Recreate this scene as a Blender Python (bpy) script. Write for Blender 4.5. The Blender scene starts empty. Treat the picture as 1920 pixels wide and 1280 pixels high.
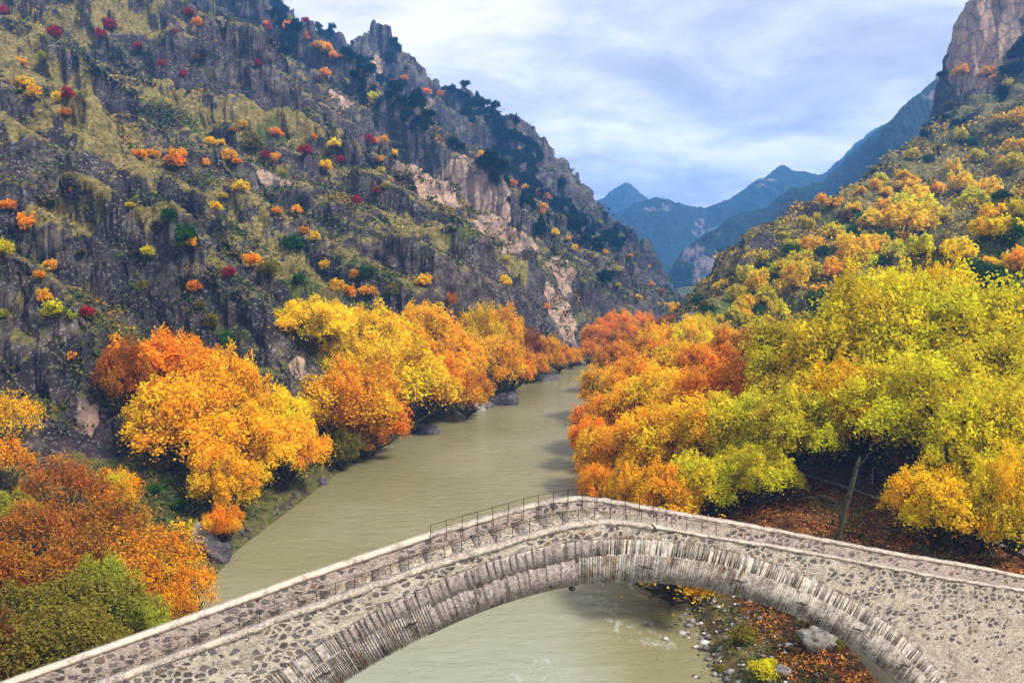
import bpy, math, random
import numpy as np
from mathutils import Matrix, Vector
R_ = math.radians
C = bpy.context.scene.collection
scn = bpy.context.scene

# ------------------------------------------------------------------ camera
PITCH, FPX, ROLL, CAMZ = 0.09706, 1370.0, -0.01834, 31.0
cam = bpy.data.objects.new('camera', bpy.data.cameras.new('camera'))
C.objects.link(cam)
cam.data.sensor_width = 36; cam.data.lens = 36*FPX/1920
cam.data.clip_start = 0.5; cam.data.clip_end = 30000
cam.matrix_world = Matrix.Translation((0, 0, CAMZ)) @ Matrix.Rotation(math.pi/2-PITCH, 4, 'X') @ Matrix.Rotation(ROLL, 4, 'Z')
scn.camera = cam

# ------------------------------------------------------------------ world and sun
SUN_EL, SUN_AZ = 50, 116          # elevation, azimuth the light comes from (compass, +Y = 0, clockwise)
w = bpy.data.worlds.new('World'); scn.world = w; w.use_nodes = True
nt = w.node_tree; N = nt.nodes; L = nt.links; N.clear()
out = N.new('ShaderNodeOutputWorld'); bg = N.new('ShaderNodeBackground')
sky = N.new('ShaderNodeTexSky'); sky.sky_type = 'NISHITA'; sky.sun_disc = False
sky.sun_elevation = R_(SUN_EL); sky.sun_rotation = R_(SUN_AZ)
tc = N.new('ShaderNodeTexCoord'); sep = N.new('ShaderNodeSeparateXYZ'); L.new(tc.outputs['Generated'], sep.inputs[0])
def wmath(op, a, b=None, clamp=False):
    n = N.new('ShaderNodeMath'); n.operation = op; n.use_clamp = clamp
    for i, v in enumerate((a, b)):
        if v is None: continue
        if isinstance(v, (int, float)): n.inputs[i].default_value = v
        else: L.new(v, n.inputs[i])
    return n.outputs[0]
zz = wmath('ADD', wmath('MAXIMUM', sep.outputs['Z'], 0.0), 0.22)
cx = wmath('DIVIDE', sep.outputs['X'], zz); cy = wmath('DIVIDE', sep.outputs['Y'], zz)
cmb = N.new('ShaderNodeCombineXYZ'); L.new(cx, cmb.inputs[0]); L.new(cy, cmb.inputs[1])
def wnoise(scale, detail, rough, off, dist=0.0):
    mp = N.new('ShaderNodeMapping'); mp.inputs['Location'].default_value = off; mp.inputs['Scale'].default_value = (1.0, 1.25, 1)
    L.new(cmb.outputs[0], mp.inputs[0])
    n = N.new('ShaderNodeTexNoise'); n.inputs['Scale'].default_value = scale; n.inputs['Detail'].default_value = detail
    n.inputs['Roughness'].default_value = rough; n.inputs['Distortion'].default_value = dist
    L.new(mp.outputs[0], n.inputs['Vector']); return n.outputs[0]
n1 = wnoise(1.15, 8, 0.56, (3.1, 1.7, 0), 0.35); n2 = wnoise(3.3, 8, 0.62, (8.2, 4.4, 2), 0.6)
nn = wmath('ADD', wmath('MULTIPLY', n1, 0.75), wmath('MULTIPLY', n2, 0.25))
rp = N.new('ShaderNodeValToRGB'); L.new(nn, rp.inputs[0])
e = rp.color_ramp.elements
e[0].position = 0.40; e[0].color = (0.50, 0.51, 0.61, 1)
e[1].position = 0.60; e[1].color = (1.18, 1.12, 1.07, 1)
x = e.new(0.455); x.color = (0.63, 0.64, 0.73, 1)
x = e.new(0.52); x.color = (0.84, 0.84, 0.89, 1)
scl = N.new('ShaderNodeVectorMath'); scl.operation = 'SCALE'; scl.inputs['Scale'].default_value = 6.9
lowb = wmath('SUBTRACT', 1.0, wmath('MULTIPLY', wmath('MAXIMUM', sep.outputs['Z'], 0.0), 3.0), True)
wn = N.new('ShaderNodeMath'); wn.operation = 'MULTIPLY_ADD'; L.new(lowb, wn.inputs[0]); wn.inputs[1].default_value = 2.6; wn.inputs[2].default_value = 5.9; L.new(wn.outputs[0], scl.inputs['Scale'])
L.new(rp.outputs[0], scl.inputs[0])
mx = N.new('ShaderNodeMix'); mx.data_type = 'RGBA'; mx.inputs['Factor'].default_value = 0.93
L.new(sky.outputs[0], mx.inputs['A']); L.new(scl.outputs[0], mx.inputs['B'])
L.new(mx.outputs['Result'], bg.inputs[0]); bg.inputs[1].default_value = 0.125
L.new(bg.outputs[0], out.inputs[0])

sl = bpy.data.lights.new('sun', 'SUN'); sl.energy = 3.8; sl.angle = R_(12); sl.color = (1, 0.95, 0.86)
so = bpy.data.objects.new('sun', sl); C.objects.link(so)
az, el = R_(SUN_AZ), R_(SUN_EL)
sdir = Vector((math.sin(az)*math.cos(el), math.cos(az)*math.cos(el), math.sin(el)))
so.rotation_euler = sdir.to_track_quat('Z', 'Y').to_euler()
scn.view_settings.view_transform = 'Standard'; scn.view_settings.look = 'None'
scn.view_settings.exposure = 0.73; scn.view_settings.gamma = 1
try:
    scn.cycles.volume_bounces = 2; scn.cycles.max_bounces = 6; scn.cycles.transparent_max_bounces = 8
    scn.cycles.volume_step_rate = 5
except Exception: pass

# ------------------------------------------------------------------ helpers
def tag(o, label=None, cat=None, group=None, kind=None):
    if label: o['label'] = label
    if cat: o['category'] = cat
    if group: o['group'] = group
    if kind: o['kind'] = kind
    return o
def np_mesh(name, V, F, mat=None, smooth=False, fattr=None, vcol=None):
    """V (n,3); F (m,4) or (m,3) int array"""
    me = bpy.data.meshes.new(name)
    V = np.asarray(V, np.float32); F = np.asarray(F, np.int32); k = F.shape[1]
    me.vertices.add(len(V)); me.vertices.foreach_set('co', V.ravel())
    me.loops.add(F.size); me.loops.foreach_set('vertex_index', F.ravel())
    me.polygons.add(len(F)); me.polygons.foreach_set('loop_start', np.arange(0, F.size, k, dtype=np.int32))
    try: me.polygons.foreach_set('loop_total', np.full(len(F), k, np.int32))
    except Exception: pass
    if smooth: me.polygons.foreach_set('use_smooth', np.ones(len(F), bool))
    if fattr:
        for nm, arr in fattr.items():
            a = me.attributes.new(nm, 'FLOAT', 'FACE'); a.data.foreach_set('value', np.asarray(arr, np.float32))
    if vcol is not None:
        for nm, arr in vcol.items():
            a = me.attributes.new(nm, 'FLOAT_COLOR', 'POINT'); a.data.foreach_set('color', np.asarray(arr, np.float32).ravel())
    me.update(calc_edges=True)
    if mat: me.materials.append(mat)
    return me
def link(name, me, parent=None):
    o = bpy.data.objects.new(name, me); C.objects.link(o)
    if parent: o.parent = parent
    return o
def empty(name, loc=(0, 0, 0)):
    o = bpy.data.objects.new(name, None); C.objects.link(o); o.location = loc; o.empty_display_size = 0.5
    return o
class MB:
    """collects quads"""
    def __init__(s): s.V = []; s.F = []; s.A = []; s.n = 0
    def add(s, V, F, a=0.0):
        V = np.asarray(V, float); F = np.asarray(F, int)
        s.V.append(V); s.F.append(F+s.n); s.n += len(V)
        s.A.append(np.full(len(F), a) if np.isscalar(a) else np.asarray(a))
    def box(s, P8, a=0.0):   # 8 points: bottom ring of four, top ring of four
        s.add(P8, [(0,3,2,1),(4,5,6,7),(0,1,5,4),(1,2,6,5),(2,3,7,6),(3,0,4,7)], a)
    def tube(s, pts, rad, n=6, a=0.0, cap=True):
        pts = np.asarray(pts, float); m = len(pts); V = []
        t = np.gradient(pts, axis=0); t /= np.linalg.norm(t, axis=1)[:, None]+1e-9
        up = np.array([0.13, 0.31, 0.94]) if abs(t[0][2]) < 0.8 else np.array([1, 0.1, 0.0])
        for i in range(m):
            u = np.cross(t[i], up); u /= np.linalg.norm(u)+1e-9; v = np.cross(t[i], u)
            an = np.arange(n)*2*np.pi/n
            V.append(pts[i]+rad[i]*(np.cos(an)[:, None]*u+np.sin(an)[:, None]*v))
        V = np.concatenate(V); F = []
        for i in range(m-1):
            for j in range(n):
                k = (j+1) % n; F.append((i*n+j, i*n+k, (i+1)*n+k, (i+1)*n+j))
        if cap and n == 4: F.append((0, 1, 2, 3)); F.append(tuple((m-1)*n+q for q in (3, 2, 1, 0)))
        if cap and n == 6:
            F += [(0, 1, 2, 3), (0, 3, 4, 5)]; b = (m-1)*n; F += [(b+3, b+2, b+1, b), (b+5, b+4, b+3, b)]
        s.add(V, F, a)
    def mesh(s, name, mat, smooth=False):
        return np_mesh(name, np.concatenate(s.V), np.concatenate(s.F), mat, smooth, {'v': np.concatenate(s.A)})

# vectorised gradient noise
def _hash(ix, iy, iz, seed):
    h = (ix.astype(np.uint32)*np.uint32(374761393) + iy.astype(np.uint32)*np.uint32(668265263) + iz.astype(np.uint32)*np.uint32(2147483647) + np.uint32(seed*974711+12345))
    h = (h ^ (h >> np.uint32(13)))*np.uint32(1274126177)
    h = h ^ (h >> np.uint32(16)); h = h*np.uint32(2246822519); return h ^ (h >> np.uint32(15))
def noise2(x, y, seed=0):
    x = np.asarray(x, np.float32); y = np.asarray(y, np.float32)
    xi = np.floor(x); yi = np.floor(y); fx = x-xi; fy = y-yi
    ix = xi.astype(np.int32); iy = yi.astype(np.int32); z = np.zeros_like(ix)
    u = fx*fx*fx*(fx*(fx*6-15)+10); v = fy*fy*fy*(fy*(fy*6-15)+10)
    r = []
    for dx in (0, 1):
        for dy in (0, 1):
            h = _hash(ix+dx, iy+dy, z, seed); an = (h & np.uint32(0xffff)).astype(np.float32)*(2*np.pi/65536)
            r.append(np.cos(an)*(fx-dx)+np.sin(an)*(fy-dy))
    return ((r[0]*(1-u)+r[2]*u)*(1-v)+(r[1]*(1-u)+r[3]*u)*v)*1.42
def noise3(x, y, z, seed=0):
    x = np.asarray(x, np.float32); y = np.asarray(y, np.float32); z = np.asarray(z, np.float32)
    xi = np.floor(x); yi = np.floor(y); zi = np.floor(z); fx = x-xi; fy = y-yi; fz = z-zi
    ix = xi.astype(np.int32); iy = yi.astype(np.int32); iz = zi.astype(np.int32)
    u = fx*fx*(3-2*fx); v = fy*fy*(3-2*fy); t = fz*fz*(3-2*fz); o = 0
    for dx in (0, 1):
        for dy in (0, 1):
            for dz in (0, 1):
                h = (_hash(ix+dx, iy+dy, iz+dz, seed) & np.uint32(0xffff)).astype(np.float32)/32768-1
                o = o + h*(u if dx else 1-u)*(v if dy else 1-v)*(t if dz else 1-t)
    return o
def fbm2(x, y, o=5, seed=0, g=0.5):
    s = 0; a = 1; f = 1
    for i in range(o): s = s+a*noise2(x*f+i*7.3, y*f-i*3.1, seed+i); a *= g; f *= 2.03
    return s
def ridged2(x, y, o=5, seed=0, g=0.5):
    s = 0; a = 1; f = 1
    for i in range(o): s = s+a*(1-2*np.abs(noise2(x*f+i*5.1, y*f+i*9.7, seed+i))); a *= g; f *= 2.1
    return s
def smooth(a, b, x):
    t = np.clip((x-a)/(b-a), 0, 1); return t*t*(3-2*t)

def ray(px, py):
    u0 = px-960; v0 = py-640; cr, sr = math.cos(ROLL), math.sin(ROLL)
    u = (u0*cr+v0*sr)/FPX; v = (-u0*sr+v0*cr)/FPX; c, s = math.cos(PITCH), math.sin(PITCH)
    return np.array([u, c-v*s, -(v*c+s)])
def P(px, py, d):
    """world point whose ground distance along the view axis is d"""
    r = ray(px, py); r = r/r[1]*d; return np.array([r[0], r[1], CAMZ+r[2]])

# ------------------------------------------------------------------ terrain height
RIV = np.array([[-6,-60],[-6,20],[-6,55],[-5,80],[-3,110],[3,140],[12,175],[20,205],[26,235],[42,290],[72,350],[115,450],[150,560],[175,700],[200,900],[240,1300]], float)
RWL = np.array([12,12,23,26,24,23,16,13,9,9,9,9,9,9,9,9], float)   # half width to the left
RWR = np.array([20,20,21,21,21,20,17,14,9,9,9,9,9,9,9,9], float)
def river(x, y):
    c = np.interp(y, RIV[:, 1], RIV[:, 0]); return x-c, np.interp(y, RIV[:, 1], RWL), np.interp(y, RIV[:, 1], RWR)
def RG(pts, kf, kb, amp): return (np.array([P(*p) for p in pts]), kf, kb, amp)
RIDGES = [
  RG([(-330,250,125),(-150,380,118),(0,470,112),(60,520,108),(130,600,104),(185,690,100),(215,860,96)], 2.6, 1.25, 1.0),
  RG([(-330,480,112),(-100,640,104),(60,760,98),(160,850,93)], 0.7, 0.5, 1.0),
  RG([(-400,-40,240),(-100,60,212),(0,130,202),(130,200,192),(250,290,182),(370,330,172),(400,385,165),(470,500,150),(530,590,140),(565,690,131),(592,810,122)], 1.9, 0.9, 1.0),
  RG([(-400,160,190),(-100,260,178),(50,330,166),(150,400,156),(250,400,154),(330,410,150),(400,450,146),(480,560,138),(540,720,126)], 1.5, 0.5, 1.0),
  RG([(-300,330,160),(0,450,145),(150,520,138),(300,610,130),(420,680,122),(500,760,116)], 0.75, 0.4, 1.0),
  RG([(-200,-330,380),(0,-150,350),(300,0,335),(450,80,322),(550,150,312),(600,205,300),(645,255,290),(665,320,272),(690,420,245),(735,500,225),(760,610,196)], 1.5, 0.8, 1.0),
  RG([(-200,-120,340),(0,0,320),(150,120,300),(280,185,290),(420,205,285),(560,240,282),(620,340,262),(650,430,240),(690,540,215)], 0.55, 0.5, 1.0),
  RG([(200,400,210),(400,330,235),(500,300,245),(590,300,250)], 1.4, 0.4, 1.0),
  RG([(400,-40,540),(600,110,470),(700,185,430),(770,215,420),(850,290,400),(920,320,395),(985,390,380),(1000,455,360),(1055,480,340),(1078,590,285),(1088,680,240)], 3.0, 0.8, 1.1),
  RG([(600,260,430),(770,365,395),(850,430,380),(950,470,365),(1000,490,345),(1040,560,300)], 0.8, 0.4, 1.1),
  RG([(870,440,300),(895,520,260),(930,600,220)], 1.3, 0.9, 1.0),
  RG([(740,420,270),(780,520,240),(820,580,215)], 1.3, 0.9, 1.0),
  RG([(100,-330,900),(300,-150,800),(400,-80,750),(520,0,700),(600,45,690),(700,75,670),(770,125,650),(830,180,640),(870,185,640),(930,220,630),(950,255,620),(990,265,620),(1015,315,610),(1045,355,600),(1095,400,590),(1110,420,590),(1160,440,600),(1180,475,600),(1240,525,640),(1262,568,690)], 1.1, 1.1, 1.3),
]
RIDGES_R = [
  RG([(1268,595,205),(1300,575,212),(1370,545,228),(1388,515,240),(1440,435,268),(1480,392,285),(1560,362,308),(1600,350,320),(1640,318,352),(1690,280,392),(1740,240,420),(1790,200,430),(1860,165,430),(1950,110,420),(2200,0,400)], 0.42, 2.4, 1.0),
  RG([(1800,150,452),(1806,60,455),(1812,-20,458),(1850,-120,460),(2100,-350,450),(2500,-500,440)], 3.4, 3.0, 1.0),
  RG([(1500,640,150),(1620,590,150),(1760,500,160),(1920,370,185),(2150,200,210),(2500,60,230)], 0.42, 0.45, 0.8),
]
def ridge(x, y, r, right=False):
    pts, kf, kb, amp = r; ax = 2.3 if right else 1.0; best = np.full(x.shape, -1e3, np.float32)
    for a, b in zip(pts[:-1], pts[1:]):
        ab = b[:2]-a[:2]; l2 = float(ab@ab)
        t = np.clip(((x-a[0])*ab[0]+(y-a[1])*ab[1])/l2, 0, 1)
        dx = x-(a[0]+t*ab[0]); dy = y-(a[1]+t*ab[1]); D = np.sqrt(dx*dx*np.where(dx < 0, ax*ax, 1)+dy*dy)
        # camera side = closer to the origin
        side = -(dx*(a[0]+t*ab[0])+dy*(a[1]+t*ab[1])) > 0
        k = np.where(side, kf, kb); z = a[2]+t*(b[2]-a[2])-k*D
        best = np.maximum(best, z)
    return best
def height(x, y):
    x = np.asarray(x, np.float32); y = np.asarray(y, np.float32)
    q = np.sqrt(x*x+y*y)
    rx, wl, wr = river(x, y)
    dl = -rx-wl; dr = rx-wr                      # distance outside the water on either side
    land = np.clip(np.maximum(dl, dr), 0, 200)
    am = smooth(2, 45, land)
    wa = (1.5+4.0*smooth(80, 500, q))*am
    xw = x+wa*fbm2(x/17, y/17, 3, 11)+am*5*noise2(x/60, y/60, 3); yw = y+wa*fbm2(x/17+50, y/17, 3, 23)+am*5*noise2(x/60, y/60, 4)
    L = np.full(x.shape, -1e3, np.float32); Rr = L.copy()
    for r in RIDGES: L = np.maximum(L, ridge(xw, yw, r))
    for r in RIDGES_R: Rr = np.maximum(Rr, ridge(xw, yw, r, True))
    fl = 0.35+np.clip(dl, 0, 400)*(0.28+0.24*smooth(110, 190, y)+0.1*smooth(250,400,y))
    L = np.maximum(L, fl); bw = np.interp(y, [60,106,115,131,140,215,240], [20,18,1.5,1.5,15,13,3]); L = np.minimum(L, 0.3+np.clip(dl, 0, 900)*0.25+2.6*np.clip(dl-bw, 0, 900))
    tr = 1.0+4.6*smooth(0, 16, dr)+np.clip(dr-30, 0, 400)*0.08
    Rr = np.maximum(Rr, tr); Rr = np.minimum(Rr, np.clip(dr, 0, 900)*1.2+0.5)
    h = np.where(rx < 0, L, Rr)
    # rock steps and crags
    rough = smooth(3, 20, h)*np.where(rx < 0, 1.0, 0.75)
    far = 0.5+1.2*smooth(80, 600, q)
    h = h+rough*far*(4.0*(ridged2(x/42, y/42, 5, 5, 0.45)-0.9))
    rb = 1-2*np.abs(noise2(x/95+3.3+0.25*noise2(x/30, y/30, 55), y/30+x/110, 51)); rb2 = 1-2*np.abs(noise2(x/48+7.7, y/13+x/50, 53))
    calm = np.exp(-((x+18)/62)**2-((y-388)/58)**2)
    h = h+(1-0.92*calm)*np.where(rx < 0, 1.0, 0.18)*smooth(4, 30, h)*far*(16.0*(rb**1.5*np.sign(rb+2)-0.5 if False else (np.clip(rb, 0, 1)**1.6-0.42))+2.4*(np.clip(rb2, 0, 1)**1.4-0.4))
    per = 11+10*smooth(100, 500, q); off = 7*noise2(x/60, y/60, 9)+0.5*x+0.12*y
    t = (h+off)/per; f = t-np.floor(t); ts = (np.floor(t)+smooth(0.30, 0.72, f))*per-off
    m = smooth(-0.15, 0.35, fbm2(x/45, y/45, 3, 31))*smooth(8, 22, h)*np.where(rx < 0, 0.72*(1-calm), 0.3)
    h = h*(1-m)+ts*m
    h = h+rough*0.55*far*fbm2(x/4.5, y/4.5, 4, 41, 0.6)
    h = h+0.16*fbm2(x/2.2, y/2.2, 3, 47)
    inw = np.maximum(dl, dr) < 0
    bed = -0.1-2.6*smooth(0, 5, -np.maximum(dl, dr))
    e = np.maximum(dl, dr)
    h = np.where(inw, bed, h*smooth(-0.01, 2.5, e)+(0.0-0.1)*(1-smooth(-0.01, 2.5, e)))
    return np.minimum(h, 415+0*h)
def hit(pix, d0=42.0, d1=1500.0):
    """first point where the view ray through each pixel meets the ground"""
    pix = np.asarray(pix, float).reshape(-1, 2)
    D = np.array([ray(a, b) for a, b in pix]); D /= D[:, 1:2]
    tt = np.exp(np.linspace(np.log(d0), np.log(d1), 700))
    X = D[:, 0:1]*tt; Y = D[:, 1:2]*tt; Z = CAMZ+D[:, 2:3]*tt
    H = height(X.ravel(), Y.ravel()).reshape(X.shape)
    below = Z < np.maximum(H, 0); idx = np.argmax(below, 1); ok = below.any(1)
    t = tt[idx]
    return np.stack([D[:, 0]*t, D[:, 1]*t, np.where(ok, np.maximum(H[np.arange(len(t)), idx], 0), -99)], 1), ok
def hz(x, y): return float(height(np.array([x], np.float32), np.array([y], np.float32))[0])

# ------------------------------------------------------------------ material helpers
class MT:
    def __init__(s, name):
        s.m = bpy.data.materials.new(name); s.m.use_nodes = True; s.t = s.m.node_tree; s.n = s.t.nodes; s.l = s.t.links
        s.b = s.n['Principled BSDF']; s.o = s.n['Material Output']
        s.b.inputs['Specular IOR Level'].default_value = 0.2; s.b.inputs['Roughness'].default_value = 0.85
        s.tc = s.n.new('ShaderNodeTexCoord'); s.obj = s.tc.outputs['Object']
    def put(s, v, sock):
        if hasattr(v, 'links') or isinstance(v, bpy.types.NodeSocket): s.l.new(v, sock)
        else:
            try: sock.default_value = v
            except Exception: sock.default_value = (*v, 1) if len(v) == 3 else v
    def math(s, op, a, b=0.0, c=None, clamp=False):
        n = s.n.new('ShaderNodeMath'); n.operation = op; n.use_clamp = clamp
        s.put(a, n.inputs[0]); s.put(b, n.inputs[1])
        if c is not None: s.put(c, n.inputs[2])
        return n.outputs[0]
    def map(s, scale=(1, 1, 1), loc=(0, 0, 0), rot=(0, 0, 0), vec=None):
        n = s.n.new('ShaderNodeMapping'); n.inputs['Scale'].default_value = scale; n.inputs['Location'].default_value = loc; n.inputs['Rotation'].default_value = rot
        s.l.new(vec or s.obj, n.inputs[0]); return n.outputs[0]
    def noise(s, scale, detail=4, rough=0.55, vec=None, dist=0.0):
        n = s.n.new('ShaderNodeTexNoise'); n.inputs['Scale'].default_value = scale; n.inputs['Detail'].default_value = detail
        n.inputs['Roughness'].default_value = rough; n.inputs['Distortion'].default_value = dist
        s.l.new(vec or s.obj, n.inputs['Vector']); return n.outputs[0]
    def vor(s, scale, feat='F1', vec=None, rnd=1.0):
        n = s.n.new('ShaderNodeTexVoronoi'); n.feature = feat; n.inputs['Scale'].default_value = scale; n.inputs['Randomness'].default_value = rnd
        s.l.new(vec or s.obj, n.inputs['Vector']); return n
    def ramp(s, fac, stops):
        n = s.n.new('ShaderNodeValToRGB'); e = n.color_ramp.elements; s.l.new(fac, n.inputs[0])
        for i, (p, c) in enumerate(stops):
            if not hasattr(c, '__len__'): c = (c, c, c)
            if i < 2: e[i].position = p; e[i].color = (*c, 1)
            else: q = e.new(p); q.color = (*c, 1)
        return n.outputs[0]
    def mix(s, f, a, b, mode='MIX'):
        n = s.n.new('ShaderNodeMix'); n.data_type = 'RGBA'; n.blend_type = mode
        s.put(f, n.inputs['Factor']); s.put(a, n.inputs['A']); s.put(b, n.inputs['B']); return n.outputs['Result']
    def attr(s, name, kind='GEOMETRY'):
        n = s.n.new('ShaderNodeAttribute'); n.attribute_name = name; n.attribute_type = kind; return n
    def bump(s, h, strength, dist, prev=None):
        n = s.n.new('ShaderNodeBump'); n.inputs['Strength'].default_value = strength; n.inputs['Distance'].default_value = dist
        s.l.new(h, n.inputs['Height'])
        if prev: s.l.new(prev, n.inputs['Normal'])
        s.l.new(n.outputs[0], s.b.inputs['Normal']); return n.outputs[0]
    def base(s, c): s.put(c, s.b.inputs['Base Color'])

def terrain_material():
    m = MT('hillside_rock_and_grass')
    z = m.attr('zone'); sp = m.n.new('ShaderNodeSeparateColor'); m.l.new(z.outputs['Color'], sp.inputs[0])
    pink, grass, litter = sp.outputs[0], sp.outputs[1], sp.outputs[2]; green = z.outputs['Alpha']
    geo = m.n.new('ShaderNodeNewGeometry'); sn = m.n.new('ShaderNodeSeparateXYZ'); m.l.new(geo.outputs['Normal'], sn.inputs[0])
    big = m.noise(0.035, 6, 0.6); mid = m.noise(0.22, 7, 0.62); fine = m.noise(1.6, 6, 0.7); vfine = m.noise(5.0, 4, 0.75)
    rock = m.ramp(mid, [(0.36, (0.016, 0.012, 0.013)), (0.68, (0.22, 0.175, 0.145)), (0.5, (0.068, 0.053, 0.048))])
    rock = m.mix(m.math('MULTIPLY', m.ramp(big, [(0.42, 0.0), (0.54, 1.0)]), 0.75), rock, (0.034, 0.025, 0.036, 1))
    # pale lichen and broken stone
    speck = m.ramp(m.noise(1.5, 8, 0.8), [(0.53, 0.0), (0.62, 1.0)])
    speck = m.math('MULTIPLY', speck, m.ramp(m.noise(0.12, 5, 0.6), [(0.40, 0.15), (0.58, 1.0)]))
    rock = m.mix(m.math('MULTIPLY', speck, 0.75), rock, (0.58, 0.52, 0.46, 1))
    st = m.math('ADD', m.math('MULTIPLY', m.noise(0.30, 8, 0.7, m.map((1, 1, 0.30)), 0.8), 0.6), m.math('MULTIPLY', m.noise(0.5, 8, 0.75, m.map((0.5, 0.5, 1.0)), 0.8), 0.4))
    pk = m.ramp(st, [(0.34, (0.12, 0.095, 0.10)), (0.64, (0.72, 0.50, 0.34)), (0.45, (0.34, 0.235, 0.20)), (0.52, (0.52, 0.33, 0.22))])
    ck = m.vor(0.16, 'DISTANCE_TO_EDGE', m.map((1, 1, 0.6), vec=None)).outputs['Distance']
    pk = m.mix(m.math('MULTIPLY', m.ramp(m.math('ADD', ck, m.math('MULTIPLY', m.math('SUBTRACT', fine, 0.5), 0.25)), [(0.0, 1.0), (0.09, 0.0)]), 0.7), pk, (0.09, 0.07, 0.07, 1))
    pk = m.mix(m.math('MULTIPLY', speck, 0.35), pk, (0.7, 0.62, 0.55, 1))
    pink = m.math('MULTIPLY', m.math('SUBTRACT', m.math('ADD', pink, m.math('MULTIPLY', m.math('SUBTRACT', m.noise(0.3, 7, 0.7), 0.5), 2.2)), 0.42), 5.0, clamp=True)
    c = m.mix(pink, rock, pk)
    g = m.ramp(m.noise(0.7, 7, 0.78), [(0.36, (0.045, 0.038, 0.012)), (0.66, (0.44, 0.32, 0.11)), (0.5, (0.19, 0.15, 0.045))])
    gg = m.ramp(m.noise(1.2, 5, 0.65), [(0.34, (0.020, 0.034, 0.010)), (0.66, (0.15, 0.19, 0.03)), (0.5, (0.06, 0.09, 0.016))])
    g = m.mix(green, g, gg)
    g = m.mix(m.math('MULTIPLY', m.ramp(vfine, [(0.5, 0.0), (0.7, 1.0)]), 0.4), g, (0.42, 0.34, 0.16, 1))
    # grass holds where the ground is not too steep
    s1 = m.math('ADD', m.math('MULTIPLY', sn.outputs[2], 1.6), m.math('MULTIPLY', m.math('SUBTRACT', mid, 0.5), 2.6))
    s1 = m.math('ADD', s1, m.math('MULTIPLY', m.math('SUBTRACT', fine, 0.5), 1.6))
    s1 = m.math('ADD', s1, m.math('MULTIPLY', m.math('SUBTRACT', grass, 0.5), 1.8))
    gf = m.ramp(s1, [(0.0, 0.0), (1.0, 1.0), (0.86, 0.0), (0.98, 1.0)])
    gm = m.n.new('ShaderNodeMapRange'); gm.inputs['From Min'].default_value = 0.95; gm.inputs['From Max'].default_value = 1.25
    m.l.new(s1, gm.inputs['Value'])
    gf = m.math('MULTIPLY', gm.outputs[0], m.math('SUBTRACT', 1.0, pink))
    c = m.mix(gf, c, g)
    li = m.ramp(m.vor(2.6).outputs['Color'], [(0.2, (0.05, 0.018, 0.008)), (0.9, (0.46, 0.17, 0.03)), (0.55, (0.20, 0.055, 0.012))])
    li = m.mix(m.ramp(fine, [(0.45, 0.0), (0.62, 1.0)]), li, (0.045, 0.035, 0.018, 1))
    c = m.mix(litter, c, li)
    m.base(c); m.b.inputs['Specular IOR Level'].default_value = 0.15
    b = m.bump(m.noise(0.55, 8, 0.68), 0.9, 1.6)
    m.bump(m.noise(3.5, 5, 0.7), 0.8, 0.25, b)
    return m.m
MAT_T = terrain_material()

# ------------------------------------------------------------------ terrain mesh
naz, nr = 1180, 1150
azs = np.linspace(R_(-50), R_(50), naz)
rs = np.exp(np.linspace(np.log(22.0), np.log(1150.0), nr))
A, Q = np.meshgrid(azs, rs)
GX = (np.sin(A)*Q).astype(np.float32).ravel(); GY = (np.cos(A)*Q).astype(np.float32).ravel()
GZ = height(GX, GY)
# patches of special ground, each a blob round a point of the slope: (px, py, rx, ry)
def patch_mask(lst, jit=0.5, seed=60):
    if not lst: return np.zeros(GX.shape, np.float32)
    pts, ok = hit([(a, b) for a, b, *_ in lst]); out = np.zeros(GX.shape, np.float32)
    nx = fbm2(GX/9, GY/9, 4, seed)*jit
    for (a, b, rpx), p, k in zip(lst, pts, ok):
        if not k: continue
        r = rpx*p[1]/FPX
        d = np.sqrt((GX-p[0])**2+((GY-p[1])*0.55)**2+((GZ-p[2])*0.8)**2)/r+nx
        out = np.maximum(out, 1-smooth(0.75, 1.1, d))
    return out
PINK = [(770,320,40),(800,330,52),(830,350,64),(870,370,60),(905,400,58),(945,420,56),(980,440,44),(930,440,44),(1050,500,30),(1055,540,34),(1060,590,32),(1050,610,34),(1030,560,24),(1075,640,14),
        (505,335,20),(545,345,22),(640,185,20),(700,130,20),(810,220,16),(985,300,16),
        (1810,40,45),(1850,60,60),(1830,110,50),(1880,120,45),(1900,30,50),(1840,150,36),(1795,90,20),(165,790,26),(560,700,18)]
GRASS = [(0,80,26),(60,120,26),(120,172,26),(180,225,26),(240,275,26),(300,318,24),(350,350,22),(400,372,20),(440,400,20),(480,432,20),(520,462,20),(560,490,20),(600,520,20),(630,545,16),(40,100,26),(90,150,26),(150,200,26),(210,250,26),(270,300,24),(40,120,70),(120,200,60),(200,260,50),(260,310,45),(60,60,60),(150,50,60),(260,60,50),(500,480,40),(550,500,40),(600,530,30),(450,400,36),(420,380,20),
         (480,250,60),(560,240,50),(400,230,50),(330,200,50),(620,270,40),(200,20,60),(760,430,40),(830,440,40),(880,460,30),(960,490,30),(300,410,40),(90,380,40),(160,420,50),
         (1600,520,70),(1650,480,60),(1560,560,50),(1800,400,80),(1700,480,60),(1850,300,60),(1320,600,30),(1350,570,30),(1450,560,40),(1750,330,60),(1880,200,40)]
GREEN = [(320,210,36),(300,235,30),(350,240,30),(440,270,30),(510,270,30),(380,350,30),(450,330,25),(270,190,26),(560,560,30),(340,470,40),(260,540,30),(230,620,50),(300,640,40),(400,640,40),(300,960,60),(340,1000,40),(880,470,40),(700,560,40),
         (1320,590,40),(1380,570,40),(1500,480,40),(1560,420,50),(1750,560,60),(1880,480,60),(1850,540,60)]
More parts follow.
